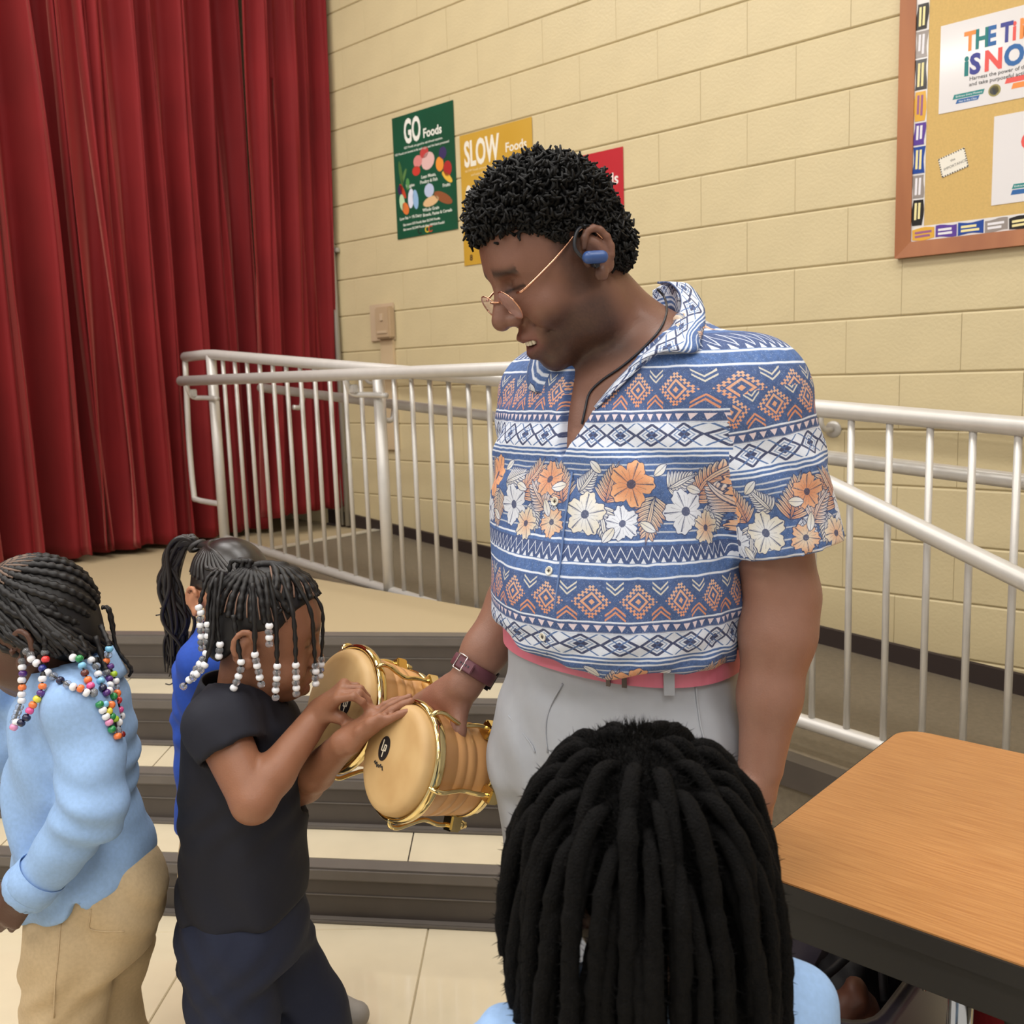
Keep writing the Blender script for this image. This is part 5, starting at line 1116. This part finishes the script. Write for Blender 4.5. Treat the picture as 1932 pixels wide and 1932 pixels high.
for k in range(9):                                   # rows combed forward from the part
    e = R(80-k*2); a = R(-60+k*20); p = [sc1(R(150), R(70-k)), sc1(R(110)*(.5)+a*.5, R(80)), sc1(a*.8, R(52)), sc1(a*.85, R(30))]; braid(h1, p, .0062, 'cornrow')
    if k > 3: tube('parting', bez([sc1(R(110)*.5+(a+R(9))*.5, R(79)), sc1((a+R(9))*.82, R(52)), sc1((a+R(9))*.86, R(32))], 5), .0018, h1, M_part, 5)
for k in range(6):
    o = hub+Vector((RNG.normal(0, .008), RNG.normal(0, .008), .004)); braid(h1, [hub, o+Vector((-.012, -.004, .006)), o+Vector((-.02, -.006, -.02))], .0042, 'braid')
strand(g1, [(500, 1090, 1.575), (505, 1135, 1.555)], [(508, 1181, 'w'), (507, 1192, 'c'), (508, 1203, 'w'), (508, 1215, 'c')], (1.553, 1.553), .0042)
strand(g1, [(476, 1100, 1.565), (480, 1160, 1.55)], [(481, 1235, 'w'), (483, 1246, 'c'), (485, 1256, 'w'), (488, 1267, 'c'), (490, 1278, 'w'), (493, 1291, 'c')], (1.555, 1.56), .0042)
strand(g1, [(440, 1160, 1.575), (446, 1200, 1.57)], [(455, 1249, 'w'), (454, 1263, 'c'), (450, 1276, 'w'), (446, 1287, 'c'), (441, 1298, 'w'), (430, 1313, 'c')], (1.565, 1.56), .0042)
strand(g1, [(505, 1080, 1.585), (519, 1150, 1.565), (522, 1210, 1.562)], [(523, 1257, 'w'), (522, 1269, 'c'), (522, 1280, 'w'), (521, 1291, 'c'), (520, 1302, 'w'), (520, 1316, 'c')], (1.562, 1.562), .0042)
strand(g1, [(530, 1085, 1.60), (551, 1150, 1.575), (557, 1205, 1.573)], [(558, 1255, 'w'), (558, 1267, 'c'), (559, 1278, 'w'), (558, 1288, 'c'), (559, 1298, 'w'), (559, 1309, 'c')], (1.573, 1.575), .0042)
strand(g1, [(550, 1085, 1.63), (585, 1150, 1.62), (592, 1210, 1.625)], [(595, 1256, 'c'), (596, 1267, 'w'), (595, 1279, 'c'), (596, 1290, 'w')], (1.625, 1.625), .0036)
strand(g1, [(560, 1085, 1.655), (604, 1140, 1.655), (609, 1190, 1.655)], [(606, 1244, 'c'), (606, 1254, 'w'), (605, 1264, 'c'), (604, 1275, 'w')], (1.655, 1.655), .0032)
strand(g1, [(410, 1075, 1.64), (392, 1090, 1.62), (382, 1120, 1.61)], [(375, 1146, 'w'), (379, 1156, 'w'), (378, 1168, 'c'), (378, 1180, 'w'), (379, 1190, 'c'), (380, 1201, 'w'), (380, 1212, 'c'), (381, 1223, 'c')], (1.605, 1.60))
strand(g1, [(412, 1078, 1.63), (398, 1105, 1.605), (392, 1145, 1.60)], [(392, 1178, 'w'), (393, 1189, 'c'), (392, 1200, 'w'), (392, 1211, 'c')], (1.595, 1.592))
strand(g1, [(420, 1080, 1.62), (412, 1130, 1.59), (410, 1180, 1.585)], [(415, 1216, 'w'), (414, 1227, 'c'), (413, 1238, 'w')], (1.58, 1.58))
strand(g1, [(404, 1090, 1.62), (398, 1150, 1.60), (396, 1200, 1.59)], [(389, 1233, 'w'), (383, 1244, 'c'), (377, 1253, 'w'), (371, 1262, 'c'), (366, 1272, 'w'), (357, 1283, 'w'), (346, 1295, 'c')], (1.585, 1.57))
strand(g1, [(408, 1090, 1.60), (404, 1150, 1.585), (400, 1210, 1.575)], [(386, 1255, 'w'), (379, 1264, 'c'), (371, 1272, 'w'), (364, 1279, 'c')], (1.57, 1.56))
# ------------------------------------------------------------------ girl in light blue
Y2 = 1.62; g2R = frame((-.985, .17), R(4)); g2O = np.array(at(97, 1196, Y2)); g2S = 1.03; F2, L2 = Vector((-.99, .1, 0)), Vector((-.1, -.99, 0))
r2 = [(1275, 140, .064, .060), (1315, 142, .100, .085), (1400, 136, .108, .090), (1500, 138, .108, .098), (1600, 158, .114, .104), (1690, 176, .122, .108)]
def rg2(g): return [(at(x, y, Y2), a+g, b+g) for y, x, a, b in r2]
a1, a2, a3 = at(152, 1345, 1.525), at(182, 1530, 1.475), at(62, 1668, 1.465); c1, c2, c3 = at(85, 1350, 1.72), at(-30, 1440, 1.74), at(-15, 1310, 1.70)
F = Field(); F.loft(rg2(-.012), L2, F2, .03); F.cap(g2O+g2R @ np.array((0, -.010, -.05)), at(138, 1290, Y2), .040, .046, .03); F.chain([a1, a2], [.042, .036], .02); F.chain([a2, a3], [.035, .026], .02); F.chain([c1, c2, c3], [.04, .034, .026], .02)
hd = (at(25, 1712, 1.46)-a3).normalized(); hand(F, a3+hd*.01, hd, Vector((-.6, -.5, .3)), Vector((.1, -.9, -.2)), (.5, .7, .5), .130, kk=.003)
F.T(g2R, g2O, g2S); face(F, child=True); ear(F, 1, .85); ear(F, -1, .85); F.T(np.eye(3), (0, 0, 0), 1)
V, Q = F.nets(.0042); V = relax(V, Q, 1, .35); g2 = fmesh('person', V, Q, None, M_skin, tone(V, g2R, g2O, g2S, (88, 60, 48), (104, 62, 60))); tag(g2, 'child in light blue long-sleeved shirt and khakis with multicoloured hair beads', 'person')
M_lb = kid_shirt('light_blue_pique', (146, 178, 220)); M_kh = kid_shirt('khaki_twill', (190, 166, 130))
S = Field(); S.loft(rg2(.006), L2, F2, .03); S.cap(at(140, 1305, 1.60), a1, .066, .058, .03); S.chain([a1, a2], [.058, .050], .02); S.chain([a2, a2.lerp(a3, .6), a3], [.050, .044, .041], .02); S.cap(at(130, 1305, 1.64), c1, .06, .054, .03); S.chain([c1, c2, c3], [.052, .046, .04], .02)
def sfold(X, Y, Z, D):
    a = .0055*np.sin(78*Z-30*X+5*np.sin(20*X+10*Z))*np.exp(-((X-a2.x)**2+(Z-a2.z)**2)/.006); b = .0055*np.sin(40*(Z*.8+X*.6)+4*np.sin(14*X)); return D+(a+b).astype(np.float32)
S.add(sfold, (-3, 0, 0), (3, 4, 2), 0, 'f')
def hem2(X, Y, Z, D):
    h = at(176, 1690, Y2).z+.02+.40*(X-at(176, 1690, Y2).x)+.025*np.exp(-((X-at(140, 1690, 1.5).x)/.010)**2); near = ((Y > 1.49) | (X > a3.x+.055)); return np.where(near, smax(D, (h-Z).astype(np.float32)*.9, .008), D)
S.add(hem2, np.array(at(176, 1690, Y2))-.22, np.array(at(176, 1690, Y2))+.22, 0, 'f'); S.cap(at(138, 1285, Y2), at(120, 1200, Y2), .048, .07, .006, 's')
hd_ = (a3-a2).normalized(); S.cap(a3-hd_*.006, a3+hd_*.1, .031, .036, .003, 's')
v_, f_ = S.nets(.0055); v_ = relax(v_, f_, 2, .4); s2 = fmesh('shirt', v_, f_, g2, M_lb); bv2 = BVHTree.FromPolygons([tuple(p) for p in v_], [tuple(q) for q in f_]); cz = at(136, 1275, Y2); polo_collar(s2, cz, L2, F2, .064, .066, cz.z, .030, .050, M_lb, -.016)
lathe('cuff', [(.0415, -.022), (.0425, -.022), (.0435, .012), (.042, .014)], a3-hd_*.004, hd_, s2, M_lb, 28, closed=True)
T = Field(); T.loft([(at(170, 1620, Y2), .104, .098), (at(176, 1700, Y2), .118, .108), (at(178, 1790, Y2), .122, .104)], L2, F2, .03)
T.ell(at(225, 1690, 1.60), (.075, .085, .085), .05)
T.chain([at(140, 1790, 1.56), at(122, 1905, 1.56), Vector((at(122, 1905, 1.56).x, 1.56, .06))], [.080, .066, .055], .03); T.chain([at(205, 1790, 1.68), at(195, 1905, 1.69), Vector((at(240, 1905, 1.70).x, 1.72, .06))], [.080, .062, .055], .03)
T.add(kf(.0025, .0025, .75), (-3, 0, 0), (3, 4, 2), 0, 'f'); v_, f_ = T.nets(.007); v_ = relax(v_, f_, 2, .4); t2 = fmesh('trousers', v_, f_, g2, M_kh); bt2 = BVHTree.FromPolygons([tuple(p) for p in v_], [tuple(q) for q in f_])
seam('pocket_seam', [(172, 1715), (170, 1735), (170, 1752), (200, 1757), (235, 1757)], .0012, M_kh, t2, bt2); seam('side_seam', [(115, 1735), (110, 1800), (104, 1860), (102, 1920)], .0014, M_kh, t2, bt2)
kid_shoe(g2, (at(122, 1905, 1.56).x, 1.56, 0), F2, M_sho); kid_shoe(g2, (at(240, 1905, 1.70).x, 1.72, 0), F2, M_sho)
h2 = headhair(g2R, g2O, g2S, KH, g2, .004); star = None
c_, r__ = np.array((0, .016, .040)), np.array((.081, .097, .093))*1.0
def sp2(d): d = np.array(d, float); d /= np.linalg.norm(d); return Vector(g2O+g2R @ ((c_+d*r__)*g2S))
sd0 = np.array((-.30, .38, .87)); sd0 /= np.linalg.norm(sd0); e1 = np.cross(sd0, (0, 1, 0)); e1 /= np.linalg.norm(e1); e2 = np.cross(sd0, e1)
M_part2 = mat('scalp_line_dark', (112, 90, 76), .6)
for k in range(22):
    an = 2*math.pi*k/22; tg = e1*math.cos(an)+e2*math.sin(an); tw = np.cross(sd0, tg)
    braid(h2, [sp2(sd0*math.cos(q)+(tg*math.cos(q*.55)+tw*math.sin(q*.55))*math.sin(q)) for q in (.10, .35, .65, .95, 1.25, 1.55, 1.85, 2.05)], .0066, 'cornrow')
    an += math.pi/22; tg = e1*math.cos(an)+e2*math.sin(an); tw = np.cross(sd0, tg)
    tube('parting', [sp2(sd0*math.cos(q)+(tg*math.cos(q*.55)+tw*math.sin(q*.55))*math.sin(q))+Vector(g2R @ sd0)*.004 for q in (.05, .2, .35, .5, .65)], [.0030, .0032, .0030, .0026, .0016], h2, M_part2, 5)
for k in range(26):                                   # loose braids falling over the back and side of the head
    x = 70+k*5.2; d0 = R(-95-k*3.1) if 0 else 0
    top = sp2((-.80+.45*math.sin(k*.25), .35-1.25*k/25, .25+.12*math.sin(k*2.1))); bot = at(60+k*6.2, 1235+6*math.sin(k*1.7)-10*(k > 18), 1.53+.14*max(0, (k-16)/10)); mid = (top+bot)/2+(bot-Vector(g2O)).normalized()*.010
    braid(h2, [top, mid, bot], .0050, 'braid')
B2 = [([(50, 1180, 1.54), (46, 1215, 1.535)], 'cwpwowwccccwi', [(42, 1247), (42, 1259), (43, 1271), (41, 1283), (42, 1297), (41, 1310), (41, 1322), (37, 1334), (33, 1344), (30, 1353), (27, 1362), (31, 1363), (26, 1372)], (1.53, 1.50)),
 ([(52, 1190, 1.54), (46, 1215, 1.535)], 'ccwwbwcncwowc', [(50, 1229), (58, 1236), (59, 1243), (69, 1251), (80, 1261), (90, 1269), (101, 1276), (114, 1284), (127, 1291), (138, 1296), (152, 1299), (163, 1307), (177, 1308)], (1.525, 1.50)),
 ([(84, 1190, 1.53), (85, 1215, 1.525)], 'cr', [(85, 1231), (86, 1244)], (1.525, 1.52)),
 ([(85, 1240, 1.535), (84, 1262, 1.52)], 'wopyoknn', [(80, 1281), (80, 1295), (77, 1308), (70, 1319), (62, 1330), (56, 1341), (50, 1354), (40, 1364)], (1.50, 1.475)),
 ([(130, 1200, 1.54), (138, 1228, 1.53)], 'wgldokc', [(138, 1241), (150, 1243), (155, 1256), (160, 1270), (166, 1283), (171, 1294), (177, 1306)], (1.52, 1.495)),
 ([(150, 1200, 1.56), (165, 1232, 1.55)], 'wcwlnp', [(172, 1246), (182, 1257), (185, 1272), (190, 1285), (194, 1298), (201, 1307)], (1.54, 1.52)),
 ([(190, 1180, 1.60), (203, 1210, 1.58)], 'lcopmwc', [(206, 1224), (204, 1236), (200, 1247), (208, 1258), (214, 1272), (218, 1285), (219, 1297)], (1.575, 1.57)),
 ([(180, 1200, 1.58), (196, 1250, 1.57)], 'cpwwgo', [(201, 1269), (206, 1281), (207, 1293), (206, 1303), (214, 1314), (221, 1308)], (1.56, 1.56)),
 ([(180, 1240, 1.57), (188, 1300, 1.555)], 'gwwigc', [(188, 1329), (194, 1340), (200, 1352), (206, 1363), (211, 1376), (222, 1378)], (1.55, 1.56)),
 ([(190, 1240, 1.575), (200, 1300, 1.565)], 'lygmo', [(198, 1329), (205, 1342), (211, 1352), (217, 1357), (222, 1389)], (1.56, 1.57)),
 ([(205, 1260, 1.59), (212, 1310, 1.58)], 'orkwwe', [(210, 1330), (223, 1321), (226, 1339), (229, 1351), (224, 1363), (229, 1386)], (1.575, 1.58))]
for rt_2, cs, ps, yy in B2: strand(g2, rt_2, [(x, y, c) for (x, y), c in zip(ps, cs)], yy, .0046, bv2)
for pts in ([(192, 1145, 1.66), (206, 1148, 1.66), (214, 1180, 1.66), (216, 1215, 1.66), (230, 1240, 1.66), (248, 1262, 1.66), (243, 1277, 1.66)], [(192, 1147, 1.65), (203, 1150, 1.65), (211, 1185, 1.65), (222, 1225, 1.65), (240, 1250, 1.65), (249, 1268, 1.65)]): braid(g2, [at(*q) for q in pts], .0030)
# ------------------------------------------------------------------ girl behind, blue shirt and ponytail
Y3 = 2.06; g3R = frame((.80, -.60), R(10)); g3O = np.array(at(428, 1120, Y3)); g3S = .96; F3, L3 = Vector((.9, -.43, 0)), Vector((.43, .9, 0))
r3 = [(1195, 425, .060, .058), (1235, 425, .11, .085), (1330, 428, .118, .095), (1450, 430, .112, .098), (1560, 432, .118, .100)]
def rg3(g): return [(at(x, y, Y3), a+g, b+g) for y, x, a, b in r3]
F = Field(); F.loft(rg3(-.012), L3, F3, .03); F.cap(g3O+g3R @ np.array((0, -.010, -.05)), at(425, 1205, Y3), .040, .044, .03)
b1, b2, b3 = at(385, 1260, 1.96), at(392, 1420, 1.95), at(420, 1530, 1.92); F.chain([b1, b2, b3], [.042, .036, .026], .02); d1, d2, d3 = at(480, 1260, 2.15), at(490, 1410, 2.17), at(480, 1530, 2.14); F.chain([d1, d2, d3], [.042, .036, .026], .02)
hand(F, b3, b3-b2, Vector((0, -.5, .8)), Vector((.2, -.9, 0)), (.3, .4, .3), .13, kk=.003); hand(F, d3, d3-d2, Vector((0, -.5, .8)), Vector((.2, -.9, 0)), (.3, .4, .3), .13, kk=.003)
F.T(g3R, g3O, g3S); face(F, child=True); ear(F, 1, .9); ear(F, -1, .9); F.T(np.eye(3), (0, 0, 0), 1)
V, Q = F.nets(.0048); V = relax(V, Q, 1, .35); g3 = fmesh('person', V, Q, None, M_skin, tone(V, g3R, g3O, g3S, (196, 136, 102), (180, 104, 96))); tag(g3, 'child in royal blue shirt with a long dark ponytail standing behind the drummer', 'person')
S = Field(); S.loft(rg3(.005), L3, F3, .03); S.cap(at(420, 1225, 2.02), b1, .062, .055, .03); S.cap(b1, b1.lerp(b2, .5), .056, .054, .02); S.cap(at(430, 1225, 2.1), d1, .06, .055, .03); S.cap(d1, d1.lerp(d2, .5), .056, .054, .02); S.add(kf(.003, .003, 1.0), (-3, 0, 0), (3, 4, 2), 0, 'f'); S.cap(at(425, 1200, Y3), at(428, 1130, Y3), .046, .07, .006, 's')
v_, f_ = S.nets(.007); v_ = relax(v_, f_, 2, .4); M_rb = kid_shirt('royal_blue_pique', (34, 74, 170)); s3 = fmesh('shirt', v_, f_, g3, M_rb); cz = at(425, 1195, Y3); polo_collar(s3, cz, L3, F3, .05, .05, cz.z, .026, .034, M_rb)
T = Field(); T.loft([(at(432, 1530, Y3), .102, .092), (at(433, 1600, Y3), .116, .102), (at(434, 1680, Y3), .118, .10)], L3, F3, .03); q = at(434, 1680, Y3); T.chain([q+L3*.055, Vector((q.x+.06, q.y+.05, .06))], [.075, .05], .03); T.chain([q-L3*.055, Vector((q.x+.10, q.y-.05, .06))], [.075, .05], .03); v_, f_ = T.nets(.009); fmesh('trousers', relax(v_, f_, 1), f_, g3, M_kh)
kid_shoe(g3, (q.x+.06, q.y+.05, 0), (1, -.2, 0), M_shk); sp_ = at(650, 1905, 2.02); kid_shoe(g3, (sp_.x-.10, sp_.y, 0), (1, -.1, 0), M_shk)
M_bh = mat('straight_dark_hair', (34, 28, 26), .34, spec=.55, noise=.3, nscale=60, stretch=(1, 1, .1)); h3 = headhair(g3R, g3O, g3S, KH[:-3]+[[.066, .062], [.12, .064]], g3, .006, m=M_bh); sc3 = scalp(g3R, g3O, g3S, .006); tie = at(372, 1030, 2.10)
for k in range(26):
    a0 = R(20+k*11); p = [sc3(a0, R(6) if k > 5 else R(28)), sc3(a0*.85+R(165)*.15, R(28)), sc3(a0*.5+R(165)*.5, R(52)), tie]; tube('combed_lock', bez(p, 6), [.0055]*18+[.004], h3, M_bh, 6)
rg = np.random.default_rng(9)
for k in range(46):
    o = Vector(rg.normal(0, 1, 3)); o.z *= .4; e = k/46; q = [tie, tie+Vector((-.022, 0, .016))+o*.007, at(326+rg.normal(0, 7), 1055+rg.normal(0, 5), 2.10)+o*.006, at(318+rg.normal(0, 9), 1110, 2.10)+o*.008, at(334+rg.normal(0, 10), 1170, 2.10)+o*.008, at(333+rg.normal(0, 9), 1215+rg.uniform(-10, 30), 2.10)+o*.006, at(330+rg.normal(0, 8), 1262+rg.uniform(-30, 24), 2.10)+o*.004]
    n_ = 6*6+1; tube('ponytail_lock', bez(q, 6), [.0062*(1-.8*(i/n_)**2.5) for i in range(n_)], h3, M_bh, 6)
for q in ([(322, 1130), (318, 1148), (306, 1158), (294, 1161)], [(320, 1125), (314, 1142), (302, 1148)], [(338, 1265), (334, 1280), (322, 1291), (312, 1290)]): tube('wisp', bez([at(x, y, 2.1) for x, y in q], 5), .0016, h3, M_bh, 5)
lathe('hair_tie', [(.018, -.006), (.022, -.003), (.022, .003), (.018, .006)], tie, (tie-Vector(g3O)).normalized(), h3, M_sho, 20, closed=True)
# ------------------------------------------------------------------ child in the foreground, seen from behind
Y4 = .84; g4R = frame((-.25, .97), R(12)); g4O = np.array(at(1228, 1664, Y4)); g4S = .90; F4, L4 = Vector((-.25, .97, 0)), Vector((-.97, -.25, 0))
ns = Vector(g4O)+Vector((0, 0, -.100)); rr4 = [(ns+Vector((0, 0, .012)), .05, .05), (ns+Vector((0, 0, -.02)), .105, .07), (ns+Vector((0, 0, -.07)), .134, .085), (ns+Vector((0, 0, -.25)), .120, .095), (ns+Vector((0, 0, -.42)), .125, .1)]
F = Field(); F.loft([(c, a-.012, b-.012) for c, a, b in rr4], L4, F4, .03); F.cap(g4O+g4R @ np.array((0, -.010, -.05)), ns, .042, .046, .03)
for sg in (-1, 1):
    s_ = ns+L4*(sg*.138)+Vector((0, 0, -.065)); e_ = s_+L4*(sg*.03)+F4*.02+Vector((0, 0, -.19)); w_ = e_+F4*.14+Vector((0, 0, -.05)); F.chain([s_, e_, w_], [.04, .034, .025], .02); hand(F, w_, w_-e_, -L4*sg, Vector((0, 0, 1)), (.3, .4, .3), .13, kk=.003)
F.T(g4R, g4O, g4S); face(F, child=True); ear(F, 1, .85); ear(F, -1, .85); F.T(np.eye(3), (0, 0, 0), 1)
V, Q = F.nets(.005); g4 = fmesh('person', V, Q, None, M_skin, tone(V, g4R, g4O, g4S, (96, 64, 50), (104, 62, 60))); tag(g4, 'child in pale blue shirt seen from behind with a mop of thick black locs', 'person')
S = Field(); S.loft([(c, a+.004, b+.004) for c, a, b in rr4], L4, F4, .03)
for sg in (-1, 1):
    s_ = ns+L4*(sg*.138)+Vector((0, 0, -.065)); e_ = s_+L4*(sg*.03)+F4*.02+Vector((0, 0, -.19)); S.cap(ns+Vector((0, 0, -.03)), s_, .055, .052, .03); S.cap(s_, s_.lerp(e_, .6), .053, .052, .02)
S.add(kf(.003, .003, .8), (-3, 0, 0), (3, 4, 2), 0, 'f'); S.cap(ns, ns+Vector((0, 0, .1)), .048, .07, .006, 's')
v_, f_ = S.nets(.006); v_ = relax(v_, f_, 2, .4); s4 = fmesh('shirt', v_, f_, g4, M_lb); polo_collar(s4, ns+Vector((0, 0, .0)), L4, F4, .05, .05, ns.z, .022, .034, M_lb)
T = Field(); q = rr4[-1][0]; T.loft([(q+Vector((0, 0, .03)), .11, .09), (q+Vector((0, 0, -.08)), .12, .1), (q+Vector((0, 0, -.15)), .12, .1)], L4, F4, .03)
for sg in (-1, 1): p = q+L4*(sg*.055)+Vector((0, 0, -.14)); T.cap(p, Vector((p.x, p.y, .06)), .07, .05, .03); kid_shoe(g4, (p.x, p.y, 0), F4, M_sho)
v_, f_ = T.nets(.009); fmesh('trousers', relax(v_, f_, 1), f_, g4, M_kh)
M_loc = mat('loc_hair', (10, 9, 9), .85, noise=.35, nscale=160, bump=.8, bscale=500, spec=.12); h4 = headhair(g4R, g4O, g4S, [[-.12, -.055], [-.04, -.055], [-.02, 0], [.03, .03], [.06, .05], [.12, .06]], g4, .020, m=M_loc)
rg = np.random.default_rng(12); c4 = Vector(g4O)+Vector(g4R @ np.array((0, .016, .04)))*g4S; frz = []
def loc(az, el, ln, r_, out):
    d = Vector((math.sin(az)*math.cos(el), -math.cos(az)*math.cos(el), math.sin(el))); rad = Vector((.082, .096, .094)); p = c4+Vector((d.x*rad.x, d.y*rad.y, d.z*rad.z))*1.04; dh = Vector((d.x, d.y, 0)); dh = dh.normalized() if dh.length > .05 else Vector((rg.normal(), rg.normal(), 0)).normalized()
    pts = [p-d*.010]; v = (d*.10+dh*(.35+.65*d.z)-Vector((0, 0, 1))*(1-max(0, d.z))*.8).normalized(); n_ = int(ln/.022)
    for i in range(n_):
        p = p+v*.022; rel = p-c4; hr_ = math.hypot(rel.x/(.107+out), rel.y/(.120+out)); ins = max(0, 1-math.sqrt((rel.x/(.107+out))**2+(rel.y/(.120+out))**2+(rel.z/(.112+out*.6))**2)) if rel.z > 0 else max(0, 1-hr_)
        v = (v*.62+Vector((0, 0, -1))*.46+dh*(.9*ins)+Vector(rg.normal(0, .055, 3))).normalized(); pts.append(p.copy())
    q = bez(pts, 3); m_ = len(q); ra = [r_*(1+.06*math.sin(i*1.7+az*9)+.05*rg.normal())*(.75+.25*min(1, i/5))*(1 if i < m_-4 else .55+.1*(m_-i)) for i in range(m_)]
    o = tube('loc', q, ra, h4, M_loc, 9)
    for i in range(2, m_, 1):
        for _ in range(6):
            dd = Vector(rg.normal(0, 1, 3)).normalized(); a = q[i]+dd*ra[i]*.8; b = a+dd*rg.uniform(.003, .010)+Vector((0, 0, -.001)); t_ = dd.orthogonal()*.00045; frz.append((a-t_, a+t_, b))
for ring, (el, cnt, ln) in enumerate(((84, 5, .25), (66, 12, .245), (48, 20, .235), (30, 25, .22), (12, 28, .205), (-4, 28, .19), (-20, 26, .165))):
    for k in range(cnt):
        az = 2*math.pi*(k+.5*(ring % 2))/cnt+rg.normal(0, .05)
        if el < 30 and math.cos(az) < -.55: continue
        loc(az, R(el+rg.normal(0, 3)), ln*rg.uniform(.88, 1.12), rg.uniform(.0062, .0086), .008*ring*.35)
for _ in range(9000):                                # soft fuzz over the crown
    el = math.asin(rg.uniform(-.1, 1)); az = rg.uniform(0, 6.283); d = Vector((math.sin(az)*math.cos(el), -math.cos(az)*math.cos(el), math.sin(el))); a = c4+Vector((d.x*.090, d.y*.104, d.z*.102)); dd = (d+Vector(rg.normal(0, .5, 3))).normalized(); b = a+dd*rg.uniform(.006, .018); t_ = dd.orthogonal()*.0005; frz.append((a-t_, a+t_, b))
fv = np.array([[tuple(p) for p in t] for t in frz]).reshape(-1, 3); fz = fmesh('frizz', fv, np.arange(len(fv)).reshape(-1, 3), h4, M_loc); fz['kind'] = 'stuff'
# ================================================================== THINGS UNDER THE TABLE
def onz(x, y, z): d = at(x, y, 1)-CAMP; return CAMP+d*((z-H)/d.z)
M_bin = mat('grey_plastic', (72, 64, 76), .4); M_bag = mat('black_nylon', (28, 24, 26), .7, noise=.2, nscale=30); M_brn = mat('brown_leather', (112, 66, 46), .55)
b0 = W(-.60, 2.02, 0); bn = empty('storage_bin', b0); tag(bn, 'grey plastic bin filled with dark bags under the table edge', 'bin')
def rr2(hx, hy, r_, z, c=b0, n_=6):
    o = []
    for sx, sy, a0 in ((1, 1, 0), (-1, 1, 90), (-1, -1, 180), (1, -1, 270)):
        for k in range(n_): an = R(a0+90*k/(n_-1)); o.append(c+U*(sx*(hx-r_)+r_*math.cos(an))+N*(sy*(hy-r_)+r_*math.sin(an))+Vector((0, 0, z)))
    return o
lay = [rr2(.085, .20, .05, .002), rr2(.105, .235, .06, .475), rr2(.118, .248, .065, .48), rr2(.118, .248, .065, .50), rr2(.100, .230, .055, .50), rr2(.080, .195, .05, .01)]
n_ = len(lay[0]); V_ = [p for l in lay for p in l]; F_ = [(i*n_+k, i*n_+(k+1) % n_, (i+1)*n_+(k+1) % n_, (i+1)*n_+k) for i in range(len(lay)-1) for k in range(n_)]+[tuple(reversed(range(n_))), tuple(range((len(lay)-1)*n_, len(lay)*n_))]
mesh('bin_body', V_, F_, bn, M_bin, True)
tube('bin_wire_handle', [W(-.481, 2.06, .47), W(-.490, 2.06, .53)], .003, bn, M_chr, 8)
for (ds, do, dz, hs, nm, lb) in ((-.02, -.06, .30, (.075, .13, .17), M_bag, 'black nylon bag stuffed in the grey bin'), (.03, .10, .33, (.045, .07, .15), M_brn, 'brown bag poking out of the grey bin beside the black one')):
    s_ = Field(); c = W(-.60+ds, 2.02+do, dz); s_.ell(c, hs, .02, rot=[[U.x, N.x, 0], [U.y, N.y, 0], [0, 0, 1]]); s_.add(kf(.004, .004, .8), (-3, 0, 0), (3, 4, 2), 0, 'f'); v_, f_ = s_.nets(.009)
    bo = fmesh('stuffed_bag', v_, f_, None, nm); tag(bo, lb, 'bag'); tube('bag_strap', bez([c+U*.05+Vector((0, 0, hs[2]*.9)), c+N*.08+Vector((0, 0, hs[2]+.03)), c-U*.05+Vector((0, 0, hs[2]*.9))], 5), .007, bo, M_bag, 8)
M_red = mat('red_speckled_nylon', (184, 52, 58), .6, col2=(170, 40, 48), nscale=90); M_camo = mat('grey_camo_web', (92, 90, 74), .7, col2=(60, 60, 52), nscale=60)
rb = W(-.36, 1.87, 0); s_ = Field(); s_.ell(rb+Vector((0, 0, .25)), (.11, .11, .27), .02); s_.add(lambda X, Y, Z, D: np.maximum(D, (.005-Z).astype(np.float32)+0*D), (-3, 0, -.2), (3, 4, .1), 0, 'f'); v_, f_ = s_.nets(.009); bk_ = fmesh('backpack', v_, f_, None, M_red); tag(bk_, 'red speckled backpack with grey camouflage straps behind the table leg', 'backpack')
cb = (CAMP-rb); cb.z = 0; cb.normalize(); sdv = Vector((-cb.y, cb.x, 0))
for q in (-.05, .10): tube('shoulder_strap', bez([rb+cb*.07+sdv*q+Vector((0, 0, .49)), rb+cb*.14+sdv*(q+.03)+Vector((0, 0, .42)), rb+cb*.135+sdv*(q+.05)+Vector((0, 0, .25)), rb+cb*.11+sdv*q+Vector((0, 0, .12))], 6), .022, bk_, M_camo, 10, flat=.35)
